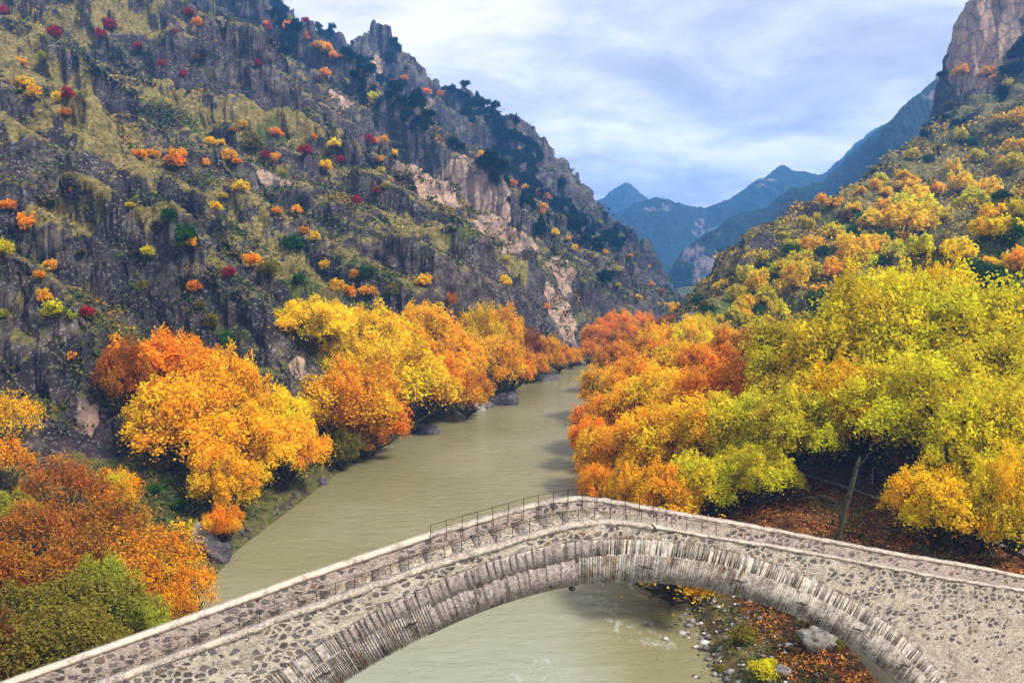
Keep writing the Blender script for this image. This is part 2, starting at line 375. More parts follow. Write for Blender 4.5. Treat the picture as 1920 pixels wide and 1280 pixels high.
SCREE = [(1420,450,36),(1500,392,36),(1400,500,26),(1580,352,30),(1640,322,30),(1700,252,30),(1740,230,24),(1540,430,20),(1640,640,14),(1290,600,18),(200,110,60),(260,130,60),(330,140,60),(400,150,60),(470,170,60),(130,90,30),(180,330,40),(230,350,30),(200,480,50),(240,500,40),(290,560,50),(350,590,40),(90,850,60),(200,840,50)]
mp_, mg, mgr, ms = (patch_mask(l, j, s) for l, j, s in ((PINK, 0.3, 61), (GRASS, 1.1, 62), (GREEN, 0.6, 63), (SCREE, 0.5, 64)))
rx, wl, wr = river(GX, GY); dl = -rx-wl; dr = rx-wr
# lower slopes near the water keep more green
mgr = np.maximum(mgr, 0.55*smooth(45, 5, GZ)*(dl > 0)); mgr = np.maximum(mgr, 0.35*(dr > 0)*(fbm2(GX/30, GY/30, 3, 77) > 0.0))
far_ = smooth(430, 560, np.sqrt(GX**2+GY**2))
mgr = np.maximum(mgr, far_*0.9)
grass = np.clip(0.44+0.65*mg-0.75*ms+0.28*(dr > 0)-0.10*far_, 0, 1)
litter = smooth(2, 6, dr)*(1-smooth(48, 80, dr))*(1-smooth(140, 190, GY))*smooth(-0.95, -0.3, fbm2(GX/12, GY/12, 3, 81))*smooth(1.0, 1.8, GZ)*(1-smooth(9, 14, GZ))
litter = np.maximum(litter, 0.55*smooth(2, 8, dl)*(1-smooth(60, 90, GY))*(1-smooth(8, 14, GZ)))
gg0 = np.gradient(GZ.reshape(nr, naz)); gdx = np.hypot(gg0[0]/(rs*np.log(rs[1]/rs[0]))[:, None], gg0[1]/(rs*(azs[1]-azs[0]))[:, None]).ravel()
mp_ = mp_*smooth(0.25, 0.8, gdx)
zone = np.stack([mp_, grass, litter, mgr], 1)
# crags: push the skin in and out along a rough normal
g2 = GZ.reshape(nr, naz); Xg = GX.reshape(nr, naz); Yg = GY.reshape(nr, naz)
dux = np.gradient(Xg, axis=1); duy = np.gradient(Yg, axis=1); duz = np.gradient(g2, axis=1)
dvx = np.gradient(Xg, axis=0); dvy = np.gradient(Yg, axis=0); dvz = np.gradient(g2, axis=0)
nx_ = duy*dvz-duz*dvy; ny_ = duz*dvx-dux*dvz; nz_ = dux*dvy-duy*dvx
ln = np.sqrt(nx_**2+ny_**2+nz_**2)+1e-9; nx_, ny_, nz_ = (nx_/ln).ravel(), (ny_/ln).ravel(), (nz_/ln).ravel()
flip = np.sign(nz_); nx_, ny_, nz_ = nx_*flip, ny_*flip, nz_*flip
steep = smooth(0.85, 0.5, nz_)*smooth(2, 9, GZ)
qq = np.sqrt(GX**2+GY**2); s1 = 0.5+0.9*smooth(80, 500, qq)
dsp = 0
for i, (f, a) in enumerate(((9.0, 1.7), (4.0, 1.3), (1.8, 0.7), (0.8, 0.35))):
    f = f*s1
    n3 = noise3(GX/f, GY/f, GZ/(f*1.7), 90+i); dsp = dsp+a*(0.6-2*np.abs(n3))*s1
dsp = dsp*steep*np.where(rx < 0, 1.0, 0.7)
VX, VY, VZ = GX+nx_*dsp, GY+ny_*dsp, GZ+nz_*dsp*0.6
V = np.stack([VX, VY, VZ], 1)
idx = np.arange(nr*naz).reshape(nr, naz)
F = np.stack([idx[:-1, :-1], idx[:-1, 1:], idx[1:, 1:], idx[1:, :-1]], -1).reshape(-1, 4)
fc = rx[F[:, 0]]
def split(name, sel):
    f = F[sel]; u, inv = np.unique(f, return_inverse=True)
    me = np_mesh(name, V[u], inv.reshape(-1, 4), MAT_T, True, vcol={'zone': zone[u]})
    tag(link(name, me), kind='structure')
split('left_hillside', fc < 0); split('right_hillside', fc >= 0)
# ground sheet under everything
gm_ = MT('valley_ground'); gm_.base(gm_.ramp(gm_.noise(0.01, 6, 0.6), [(0.3, (0.05, 0.06, 0.02)), (0.7, (0.14, 0.12, 0.05))]))
tag(link('ground', np_mesh('ground', [(-2500,-250,-3.4),(2500,-250,-3.4),(2500,3250,-3.4),(-2500,3250,-3.4)], [(0,1,2,3)], gm_.m)), kind='structure')

# ------------------------------------------------------------------ distant mountains
def mountain_material(name, forest, rock, patch, scale):
    m = MT(name)
    f = m.ramp(m.noise(0.06*scale, 8, 0.7), [(0.35, tuple(q*0.4 for q in forest)), (0.65, forest)])
    p = m.ramp(m.noise(0.012*scale, 8, 0.62), [(patch, 0.0), (patch+0.05, 1.0)])
    m.base(m.mix(p, f, rock)); m.bump(m.noise(0.05*scale, 8, 0.7), 1.0, 9/scale); return m.m
def mountain(name, crest, kf, kb, mat, amp, seed, n=420, k=150):
    pts = np.array([P(*c) for c in crest]); pts[:, 2] = np.minimum(pts[:, 2], 425); seg = np.linalg.norm(np.diff(pts[:, :2], axis=0), axis=1); s = np.r_[0, np.cumsum(seg)]
    ss = np.linspace(0, s[-1], n); c = np.stack([np.interp(ss, s, pts[:, i]) for i in range(3)], 1)
    cp = np.r_[np.repeat(c[:1, 2], 6), c[:, 2], np.repeat(c[-1:, 2], 6)]; c[:, 2] = np.convolve(cp, np.ones(13)/13, 'valid')+amp*0.12*fbm2(ss/(amp*1.5), ss*0, 4, seed+5)
    t = np.linspace(-1, 1, 2*k+1); t = np.sign(t)*np.abs(t)**1.3
    V = []
    dv = c[:, :2]/np.linalg.norm(c[:, :2], axis=1)[:, None]
    H = c[:, 2]+5
    for tt in t:
        w = np.abs(tt)*H/(kf if tt < 0 else kb)
        xy = c[:, :2]+dv*(np.sign(tt)*w)[:, None]
        V.append(np.c_[xy, c[:, 2]-np.abs(tt)*H])
    V = np.array(V); x, y = V[..., 0], V[..., 1]
    lam = amp*7
    prof = np.minimum(1, 0.18+np.abs(t)*4)[:, None]
    V[..., 2] += amp*(ridged2(x/lam, y/lam, 6, seed, 0.55)-0.6)*prof
    V[..., 2] += amp*0.10*noise2(x/(amp*0.35), y/(amp*0.35), seed+9)
    # spurs running down to the valley
    V[..., 0] += amp*1.2*noise2(x/(lam*1.2), y/(lam*1.2), seed+3)*prof
    idx = np.arange(V.shape[0]*n).reshape(V.shape[0], n)
    F = np.stack([idx[:-1, :-1], idx[:-1, 1:], idx[1:, 1:], idx[1:, :-1]], -1).reshape(-1, 4)
    tag(link(name, np_mesh(name, V.reshape(-1, 3), F, mat, True)), kind='structure')
mm1 = mountain_material('pine_forest_slope', (0.022, 0.042, 0.03), (0.24, 0.19, 0.18), 0.62, 1.4)
mm2 = mountain_material('hazy_forest_slope', (0.02, 0.045, 0.04), (0.22, 0.16, 0.17), 0.60, 1.1)
mm3 = mountain_material('distant_bare_slope', (0.04, 0.055, 0.06), (0.2, 0.18, 0.18), 0.62, 0.8)
mountain('pine_mountain', [(1560,480,900),(1590,360,930),(1625,315,950),(1655,245,960),(1690,205,970),(1750,155,1000),(1850,60,1040),(2000,-60,1080)], 1.3, 1.0, mm1, 16, 101)
mountain('forested_mountain', [(1180,600,999),(1248,528,1021),(1262,500,1036),(1290,472,1050),(1330,440,1073),(1380,402,1095),(1430,393,1110),(1480,357,1124),(1540,340,1147),(1600,288,1169),(1660,235,1184),(1760,150,1213),(1900,60,1258)], 0.75, 0.9, mm2, 20, 111)
mountain('cloudy_peak', [(1560,420,1702),(1640,330,1702),(1700,215,1739),(1760,150,1776),(1860,80,1776)], 0.8, 0.9, mm2, 26, 121)
mountain('domed_mountain', [(1040,480,1850),(1110,425,1835),(1160,398,1813),(1200,380,1813),(1245,372,1798),(1290,388,1813),(1320,392,1850),(1370,372,1887),(1410,345,1924),(1440,326,1961),(1464,308,1983),(1485,322,1998),(1540,330,1998),(1640,240,1998),(1700,180,1998)], 0.8, 0.9, mm2, 22, 131)
mountain('misty_crag', [(1020,470,2368),(1095,420,2368),(1108,382,2368),(1130,374,2382),(1150,356,2397),(1170,343,2405),(1190,352,2442),(1220,380,2442),(1300,390,2479),(1400,420,2516)], 0.9, 1.0, mm3, 24, 141)

# ------------------------------------------------------------------ water
def water_material():
    m = MT('silty_river_water')
    v = m.map((0.35, 1.0, 1)); big = m.noise(0.03, 4, 0.5)
    c = m.ramp(big, [(0.35, (0.195, 0.175, 0.075)), (0.65, (0.25, 0.232, 0.125))])
    sx = m.n.new('ShaderNodeSeparateXYZ'); m.l.new(m.obj, sx.inputs[0])
    # greyer in the main current close to the bridge, greener in the shallows on the right
    near = m.n.new('ShaderNodeMapRange'); near.inputs['From Min'].default_value = 75; near.inputs['From Max'].default_value = 50; m.l.new(sx.outputs[1], near.inputs['Value'])
    lf = m.n.new('ShaderNodeMapRange'); lf.inputs['From Min'].default_value = 8.5; lf.inputs['From Max'].default_value = 3.5
    m.l.new(m.math('ADD', sx.outputs[0], m.math('MULTIPLY', m.math('SUBTRACT', m.noise(0.2, 3), 0.5), 8.0)), lf.inputs['Value'])
    c = m.mix(m.math('MULTIPLY', near.outputs[0], lf.outputs[0]), c, (0.29, 0.30, 0.22, 1))
    # broken white water over the submerged bar
    foam = m.ramp(m.noise(1.1, 8, 0.75, m.map((0.9, 0.5, 1)), 1.2), [(0.52, 0.0), (0.66, 1.0)])
    def spot(x, y, r, ry):
        q = m.math('ADD', m.math('POWER', m.math('DIVIDE', m.math('SUBTRACT', sx.outputs[0], x), r), 2.0), m.math('POWER', m.math('DIVIDE', m.math('SUBTRACT', sx.outputs[1], y), ry), 2.0))
        return m.math('SUBTRACT', 1.0, q, clamp=True)
    sp = None
    for px, py, r, ry in ((1130,1120,1.3,5),(1155,1160,1.6,3.0),(1200,1180,3.2,2.2),(1010,1262,2.4,2.4),(1235,1200,2,2),(1180,1085,.8,3)):
        rr = ray(px, py); t = -CAMZ/rr[2]; s_ = spot(float(rr[0]*t), float(rr[1]*t), r, ry)
        sp = s_ if sp is None else m.math('MAXIMUM', sp, s_)
    foam = m.math('MULTIPLY', foam, m.math('POWER', sp, 0.5))
    c = m.mix(m.math('MULTIPLY', foam, 0.6), c, (0.62, 0.66, 0.66, 1))
    m.base(c); m.b.inputs['Roughness'].default_value = 0.09; m.b.inputs['Specular IOR Level'].default_value = 0.5; m.b.inputs['IOR'].default_value = 1.33
    b = m.bump(m.math('MULTIPLY', m.noise(0.9, 6, 0.65, v, 0.5), m.math('ADD', 0.45, m.noise(0.07, 4, 0.6, v, 1.0))), 0.8, 0.30)
    m.bump(m.noise(3.2, 4, 0.6, m.map((0.6, 1.0, 1)), 0.8), 0.6, 0.07, b)
    return m.m
yy = np.linspace(-60, 1200, 260); WV = []
for y_ in yy:
    c_ = np.interp(y_, RIV[:, 1], RIV[:, 0]); wl_ = np.interp(y_, RIV[:, 1], RWL)+2.2; wr_ = np.interp(y_, RIV[:, 1], RWR)+2.2
    WV += [(c_-wl_, y_, 0.0), (c_+wr_, y_, 0.0)]
tag(link('river_water', np_mesh('river_water', WV, [(2*i, 2*i+1, 2*i+3, 2*i+2) for i in range(len(yy)-1)], water_material())), kind='structure')
#@@OBJECTS
# ------------------------------------------------------------------ stone bridge
BX, BY, BYAW, BW = 2.852, 28.531, 0.24639, 3.453
bridge = empty('stone_bridge', (BX, BY, 0)); bridge.rotation_euler.z = BYAW
tag(bridge, 'old single-arch stone bridge crossing the river in the foreground', 'bridge')
bcx, bsx = math.cos(BYAW), math.sin(BYAW)
def back(px, py, o=0.0):
    d = ray(px, py); n = np.array([-bsx, bcx]); t = (np.dot([BX, BY], n)+o)/np.dot(d[:2], n); p = d*t
    q = p[:2]-np.array([BX, BY]); return q@np.array([bcx, bsx]), CAMZ+p[2]
TOPP = np.array([(-46,-23.6),(-30,-17.6),(-22.4,-15.2),(-14.7,-13.25),(-10.6,-12.2),(-5.9,-11.1),(-3.3,-10.62),(-1.2,-10.25),(0.3,-10.12),(1.3,-10.2),(2.5,-10.47),(3.4,-10.74),(5.3,-11.25),(9.8,-12.42),(12.4,-13.15),(17.5,-14.6),(22.4,-15.85),(26.4,-17.0),(34,-19.3),(48,-23.5)], float)
def top(s):
    s = np.asarray(s, float); r = 0
    for k in (-0.6, -0.3, 0, 0.3, 0.6): r = r+np.interp(s+k, TOPP[:, 0], TOPP[:, 1])/5
    return CAMZ+r
ARC = np.array([(-20.9,-31.8),(-20.6,-29),(-19.6,-25.6),(-17.8,-22.3),(-15.4,-19.45),(-12.6,-16.95),(-10,-15.25),(-8.2,-14.45),(-5.7,-13.5),(-3.6,-12.9),(-1.5,-12.52),(0.3,-12.48),(3.2,-12.9),(6.2,-13.75),(8.6,-14.75),(10.9,-15.95),(13.3,-17.5),(15.6,-19.5),(17.6,-22.0),(19.2,-25.2),(20.3,-28.6),(20.8,-31.8)], float)
_l = np.r_[0, np.cumsum(np.linalg.norm(np.diff(ARC, axis=0), axis=1))]; _t = np.linspace(0, _l[-1], 900)
AR = np.stack([np.interp(_t, _l, ARC[:, i]) for i in (0, 1)], 1)
for _ in range(3):
    pad = np.r_[np.repeat(AR[:1], 30, 0), AR, np.repeat(AR[-1:], 30, 0)]
    AR = np.stack([np.convolve(pad[:, i], np.ones(61)/61, 'valid') for i in (0, 1)], 1)
AR[:, 1] += CAMZ
AL = np.r_[0, np.cumsum(np.linalg.norm(np.diff(AR, axis=0), axis=1))]
tg = np.gradient(AR, axis=0); tg /= np.linalg.norm(tg, axis=1)[:, None]; NO = np.stack([-tg[:, 1], tg[:, 0]], 1)
def arc(l, r):
    return np.array([np.interp(l, AL, AR[:, 0])+r*np.interp(l, AL, NO[:, 0]), np.interp(l, AL, AR[:, 1])+r*np.interp(l, AL, NO[:, 1])])
R1, R2 = 1.12, 1.86
def stone_vec(m, plane):
    sx = m.n.new('ShaderNodeSeparateXYZ'); m.l.new(m.obj, sx.inputs[0]); cb = m.n.new('ShaderNodeCombineXYZ')
    m.l.new(sx.outputs[0], cb.inputs[0]); m.l.new(sx.outputs[2 if plane == 'wall' else 1], cb.inputs[1]); return cb.outputs[0], sx
def rubble(name, plane='wall', scale=3.2, mortar=(0.52, 0.43, 0.33), thick=0.11, cover=0.25, dark=1.0, lich=0.5, asp=0.62):
    m = MT(name); v, sx = stone_vec(m, plane)
    wob = m.n.new('ShaderNodeVectorMath'); wob.operation = 'MULTIPLY_ADD'
    nz = m.n.new('ShaderNodeTexNoise'); nz.inputs['Scale'].default_value = 5; nz.inputs['Detail'].default_value = 3; m.l.new(v, nz.inputs['Vector'])
    m.l.new(nz.outputs['Color'], wob.inputs[0]); wob.inputs[1].default_value = (0.20, 0.16, 0); m.l.new(v, wob.inputs[2])
    vv = m.map((asp, 1.0, 1), vec=wob.outputs[0])
    def v2(feat, sc):
        n = m.vor(sc, feat, vv); n.voronoi_dimensions = '2D'; return n
    a = v2('DISTANCE_TO_EDGE', scale); b = v2('F1', scale)
    big = m.noise(0.35, 5, 0.6); fine = m.noise(9, 5, 0.7); spk = m.noise(22, 3, 0.7)
    th = m.math('ADD', thick, m.math('MULTIPLY', m.math('SUBTRACT', m.noise(6, 4, 0.6), 0.5), 0.35))
    st = m.math('MINIMUM', m.math('SUBTRACT', a.outputs['Distance'], th), m.math('SUBTRACT', m.math('SUBTRACT', 0.56, th), m.math('MULTIPLY', b.outputs['Distance'], 0.8)))
    st = m.math('MULTIPLY', st, 16.0, clamp=True)
    sc = m.n.new('ShaderNodeSeparateColor'); m.l.new(b.outputs['Color'], sc.inputs[0])
    pres = m.math('GREATER_THAN', m.math('ADD', sc.outputs[2], m.math('MULTIPLY', m.math('SUBTRACT', m.noise(0.55, 4, 0.6), 0.5), 2.6)), cover)
    if plane == 'wall' and name == 'rubble_wall':
        fx = m.math('MULTIPLY', m.math('MULTIPLY', m.math('SUBTRACT', sx.outputs[0], 9.0), 0.14, clamp=True), m.math('MULTIPLY', m.math('SUBTRACT', 17.2, m.math('ADD', sx.outputs[2], m.math('MULTIPLY', sx.outputs[0], 0.1))), 0.35, clamp=True))
        pres = m.math('MULTIPLY', pres, m.math('GREATER_THAN', sc.outputs[1], m.math('MULTIPLY', fx, 0.85)))
    st = m.math('MULTIPLY', st, pres)
    col = m.ramp(sc.outputs[0], [(0.0, tuple(dark*q for q in (0.075, 0.058, 0.052))), (1.0, tuple(dark*q for q in (0.34, 0.28, 0.25))), (0.35, tuple(dark*q for q in (0.12, 0.098, 0.10))),
        (0.70, tuple(dark*q for q in (0.19, 0.15, 0.14))), (0.78, tuple(dark*q for q in (0.26, 0.15, 0.055))), (0.84, tuple(dark*q for q in (0.15, 0.13, 0.13)))])
    col = m.mix(m.math('MULTIPLY', m.ramp(fine, [(0.5, 0.0), (0.72, 1.0)]), 0.5), col, (0.38, 0.34, 0.31, 1))
    mo = m.mix(m.ramp(fine, [(0.35, 0.0), (0.7, 1.0)]), tuple(q*0.72 for q in mortar)+(1,), tuple(min(1, q*1.2) for q in mortar)+(1,))
    a2 = v2('DISTANCE_TO_EDGE', scale*2.1); b2 = v2('F1', scale*2.1); s2 = m.n.new('ShaderNodeSeparateColor'); m.l.new(b2.outputs['Color'], s2.inputs[0])
    st2 = m.math('MULTIPLY', m.math('SUBTRACT', a2.outputs['Distance'], th), 14.0, clamp=True)
    st2 = m.math('MULTIPLY', st2, m.math('GREATER_THAN', s2.outputs[1], 0.35))
    col2 = m.ramp(s2.outputs[0], [(0.0, (0.13, 0.105, 0.10)), (1.0, (0.56, 0.47, 0.37)), (0.5, (0.34, 0.27, 0.23)), (0.8, (0.34, 0.24, 0.13))])
    mo = m.mix(m.math('MULTIPLY', st2, 0.5), mo, col2)
    c = m.mix(st, mo, col)
    # weathering: dark moss and pale lichen in large uneven blotches
    bl = m.ramp(m.noise(0.9, 7, 0.72), [(0.52, 0.0), (0.60, 1.0)])
    bl = m.math('MULTIPLY', bl, m.ramp(spk, [(0.40, 1.0), (0.58, 0.25)]))
    c = m.mix(m.math('MULTIPLY', bl, lich), c, (0.075, 0.06, 0.055, 1))
    c = m.mix(m.math('MULTIPLY', m.ramp(spk, [(0.58, 0.0), (0.68, 1.0)]), 0.30), c, (0.8, 0.76, 0.70, 1))
    m.base(c)
    h = m.math('ADD', m.math('MULTIPLY', m.math('MAXIMUM', st, m.math('MULTIPLY', st2, 0.5)), 0.7), m.math('MULTIPLY', fine, 0.5))
    m.bump(h, 1.0, 0.07)
    return m
m_wall = rubble('rubble_wall', mortar=(0.62, 0.52, 0.40), lich=0.5, cover=0.34, thick=0.13, scale=4.4).m
m_para = rubble('parapet_rubble', mortar=(0.56, 0.45, 0.38), lich=0.4, cover=0.40, scale=4.0, thick=0.14).m
m_deck = rubble('cobbled_deck', plane='deck', mortar=(0.66, 0.54, 0.38), scale=5.2, thick=0.11, cover=0.15, lich=0.25, asp=1.25, dark=1.25).m
mc = MT('pale_coping'); f_ = mc.noise(7, 6, 0.7)
c_ = mc.ramp(f_, [(0.3, (0.46, 0.37, 0.28)), (0.62, (0.74, 0.63, 0.48))])
c_ = mc.mix(mc.math('MULTIPLY', mc.ramp(mc.noise(1.8, 6, 0.7), [(0.54, 0.0), (0.62, 1.0)]), 0.55), c_, (0.16, 0.12, 0.10, 1)); mc.base(c_); mc.bump(f_, 0.5, 0.03)
mr = MT('weathered_coping'); f_ = mr.noise(8, 6, 0.75)
c_ = mr.ramp(f_, [(0.34, (0.14, 0.11, 0.10)), (0.64, (0.66, 0.56, 0.43)), (0.5, (0.38, 0.31, 0.25))])
c_ = mr.mix(mr.ramp(mr.noise(1.1, 5, 0.7), [(0.50, 0.0), (0.60, 1.0)]), c_, (0.56, 0.48, 0.37, 1)); mr.base(c_); mr.bump(f_, 0.8, 0.04)
def ring_material(name, lime):
    m = MT(name); a = m.attr('v').outputs['Fac']
    c = m.ramp(a, [(0.0, (0.070, 0.050, 0.040)), (1.0, (0.42, 0.37, 0.31)), (0.18, (0.16, 0.11, 0.075)), (0.32, (0.24, 0.135, 0.045)), (0.46, (0.17, 0.145, 0.135)), (0.62, (0.28, 0.22, 0.17)), (0.8, (0.25, 0.235, 0.24))])
    f = m.noise(6, 6, 0.7); g = m.noise(18, 4, 0.7)
    c = m.mix(m.ramp(m.noise(1.3, 6, 0.72), [(0.50-lime, 0.0), (0.64-lime, 0.8)]), c, m.mix(f, (0.40, 0.33, 0.27, 1), (0.66, 0.60, 0.52, 1)))
    c = m.mix(m.math('MULTIPLY', m.ramp(f, [(0.36, 1.0), (0.48, 0.0)]), 0.7), c, (0.06, 0.045, 0.04, 1))
    c = m.mix(m.math('MULTIPLY', m.ramp(g, [(0.56, 0.0), (0.66, 1.0)]), 0.6), c, (0.72, 0.66, 0.58, 1))
    m.base(c); m.bump(m.math('ADD', f, g), 0.8, 0.04); return m.m
m_r1 = ring_material('lower_arch_stones', 0.06); m_r2 = ring_material('upper_arch_stones', 0.0)
mj = MT('arch_joint_mortar'); mj.base(mj.ramp(mj.noise(5, 5, 0.7), [(0.35, (0.20, 0.16, 0.13)), (0.65, (0.62, 0.54, 0.44))])); mj.bump(mj.noise(10, 4, 0.7), 0.6, 0.03)
mp = MT('rough_render_patch'); f_ = mp.noise(7, 6, 0.75); vs = mp.vor(9)
c_ = mp.ramp(f_, [(0.34, (0.15, 0.115, 0.10)), (0.64, (0.46, 0.37, 0.31))]); c_ = mp.mix(mp.ramp(mp.noise(13, 4, 0.7), [(0.58, 0.0), (0.66, 1.0)]), c_, (0.75, 0.70, 0.66, 1))
c_ = mp.mix(mp.ramp(mp.noise(1.5, 4, 0.7, mp.map((1.1, 1, 0.5))), [(0.34, 0.8), (0.42, 0.0)]), c_, (0.08, 0.06, 0.055, 1)); mp.base(c_); mp.bump(f_, 1.0, 0.08)
rng = np.random.default_rng(4)
def ring(name, ra, rb, proud, depth, mat, dmin, dmax, skip):
    mb = MB(); l = 0.0
    while l < AL[-1]-0.02:
        d = rng.uniform(dmin, dmax); l2 = min(l+d, AL[-1]); s_mid = arc((l+l2)/2, 0.5)[0]
        if not (skip[0] < s_mid < skip[1]):
            g = 0.012+0.012*rng.random(); o = -proud+rng.normal()*0.012
            j0 = rng.normal()*0.007; j1 = rng.normal()*0.03 if rb > R1 else rng.normal()*0.012
            a, b, c, e = arc(l+g, ra+j0), arc(l2-g, ra+j0), arc(l2-g, rb+j1), arc(l+g, rb+j1)
            mb.box([(a[0], o, a[1]), (b[0], o, b[1]), (b[0], depth, b[1]), (a[0], depth, a[1]), (e[0], o, e[1]), (c[0], o, c[1]), (c[0], depth, c[1]), (e[0], depth, e[1])], rng.random())
        l = l2
    me = mb.mesh(name, mat); return link(name, me, bridge)
def band(name, ra, rb, o0, o1, mat, n=260, s0=-99, s1=99, jag=0.0):
    mb = MB(); ls = np.linspace(0, AL[-1], n); prev = None
    for l in ls:
        a = arc(l, ra); 
        if not (s0 <= a[0] <= s1): prev = None; continue
        b = arc(l, rb+jag*rng.normal()); q = [(a[0], o0, a[1]), (a[0], o1, a[1]), (b[0], o0, b[1]), (b[0], o1, b[1])]
        if prev is not None:
            mb.add(prev+q, [(0,4,6,2),(1,3,7,5),(0,1,5,4),(2,6,7,3)], 0.5)
        prev = q
    me = mb.mesh(name, mat); return link(name, me, bridge)
PS = (-6.2, -0.4)     # stretch of the arch face patched over with rough render
for q0, q1 in ((PS[0], 99), (-99, PS[1])): ring('lower_arch_ring', 0.0, R1, 0.12, 0.35, m_r1, 0.055, 0.12, (q0, q1))
for q0, q1 in ((-9.3, 99), (-99, 0.6)): ring('upper_arch_ring', R1+0.03, R2, 0.045, 0.35, m_r2, 0.06, 0.14, (q0, q1))
band('arch_barrel', 0.03, R2-0.10, -0.04, BW+0.04, mj.m)
pr = band('render_patch', -0.02, R1-0.12, -0.105, 0.3, mp.m, 700, PS[0]-0.3, PS[1]+0.1, 0.05)
pr2 = band('render_patch', R1-0.2, R2-0.12, -0.075, 0.3, mp.m, 700, -9.6, 0.9, 0.08)
# walls: a grid of quads from the ring (or the ground) up to the parapet
def wall(name, o, mat, zt, zb, s0=-46, s1=48, ds=0.22, nz=26, bumpy=0.02, flip=False):
    ss = np.arange(s0, s1+ds, ds); V = []
    for s in ss:
        a, b = zb(s), zt(s); z = np.linspace(a, max(b, a+0.02), nz)
        V.append(np.stack([np.full(nz, s), np.full(nz, o)+bumpy*fbm2(np.full(nz, s)*1.7, z*1.7+o, 3, 7), z], 1))
    V = np.concatenate(V); idx = np.arange(len(ss)*nz).reshape(len(ss), nz)
    F = np.stack([idx[:-1, :-1], idx[1:, :-1], idx[1:, 1:], idx[:-1, 1:]], -1).reshape(-1, 4)
    if flip: F = F[:, ::-1]
    return link(name, np_mesh(name, V, F, mat, True), bridge)
er = np.array([arc(l, R2-0.06) for l in np.linspace(0, AL[-1], 700)])
def ringz(s):
    if s <= er[0, 0] or s >= er[-1, 0]: return -2.0
    return float(np.interp(s, er[:, 0], er[:, 1]))
def PHf(s): return 0.50+0.45*float(smooth(4, 11, -s-1))+0.42*float(smooth(3, 8, s))
wall('spandrel_wall', 0.0, m_wall, lambda s: float(top(s))-0.10, ringz)
wall('spandrel_wall', BW, m_wall, lambda s: float(top(s))-0.12, ringz, flip=True, nz=12, ds=0.5)
wall('parapet_inner_face', BW-0.42, m_para, lambda s: float(top(s))-0.12, lambda s: float(top(s))-PHf(s)-0.35, nz=8)
wall('parapet_inner_face', 0.42, m_para, lambda s: float(top(s))-0.12, lambda s: float(top(s))-PHf(s)-0.35, nz=8, flip=True)
def coping(name, o0, o1, s0, s1, h, mat, ds=0.3, jit=0.015):
    mb = MB(); ss = np.arange(s0, s1+ds*0.5, ds); prev = None
    for i, s in enumerate(ss):
        z = float(top(s))+rng.normal()*jit*0.5; a = o0+rng.normal()*jit; b = o1+rng.normal()*jit
        q = [(s, a, z-h), (s, b, z-h), (s, a, z), (s, b, z)]
        if prev: mb.add(prev+q, [(0,4,6,2),(1,3,7,5),(0,1,5,4),(2,6,7,3)], 0.5)
        prev = q
    return link(name, mb.mesh(name, mat), bridge)
coping('coping', BW-0.45, BW+0.05, -46, -5.9, 0.15, mc.m, jit=0.008)
coping('coping', BW-0.43, BW+0.04, -5.9, 5.2, 0.13, mr.m, jit=0.03)
coping('coping', BW-0.43, BW+0.04, 5.2, 48, 0.14, mr.m, jit=0.02)
coping('coping', -0.035, 0.44, -46, -14.8, 0.14, mr.m, jit=0.02)
coping('coping', -0.04, 0.44, -14.8, 3.0, 0.16, mr.m, jit=0.035)
coping('coping', -0.03, 0.36, 3.0, 48, 0.09, mr.m, jit=0.025)
# stepped cobbled deck
mb = MB(); s = -46.0
while s < 48:
    d = rng.uniform(0.75, 1.15); zm = float(top(s+d/2))-PHf(s+d/2); z0 = float(top(s))-PHf(s); z1 = float(top(s+d))-PHf(s+d)
    slope = (z1-z0)*0.82; za, zb_ = zm-slope/2, zm+slope/2
    mb.box([(s, 0.40, za-0.7), (s+d, 0.40, zb_-0.7), (s+d, BW-0.40, zb_-0.7), (s, BW-0.40, za-0.7), (s, 0.40, za), (s+d, 0.40, zb_), (s+d, BW-0.40, zb_), (s, BW-0.40, za)], rng.random())
    s += d
link('deck', mb.mesh('deck', m_deck), bridge)
# iron tie ends on the lower ring
mi = MT('rusty_iron'); mi.base(mi.ramp(mi.noise(9), [(0.3, (0.012, 0.010, 0.010)), (0.7, (0.05, 0.03, 0.02))])); mi.b.inputs['Roughness'].default_value = 0.6
for px, py in ((607,1262),(767,1170),(1208,1062),(1383,1088),(1501,1130),(1608,1179),(1695,1246)):
    s, z = back(px, py, -0.16); mb = MB(); dz = 0.08 if s < 0 else -0.10
    mb.tube([(s-0.30, -0.20, z-dz), (s-0.1, -0.24, z-dz*0.4), (s, -0.20, z+0.02), (s+0.12, -0.24, z+dz*0.5), (s+0.32, -0.19, z+dz)], [0.022, 0.035, 0.045, 0.035, 0.02], 6)
    mb.tube([(s, -0.02, z), (s, -0.22, z)], [0.03, 0.03], 6)
    link('tie_bar_end', mb.mesh('tie_bar_end', mi.m), bridge)
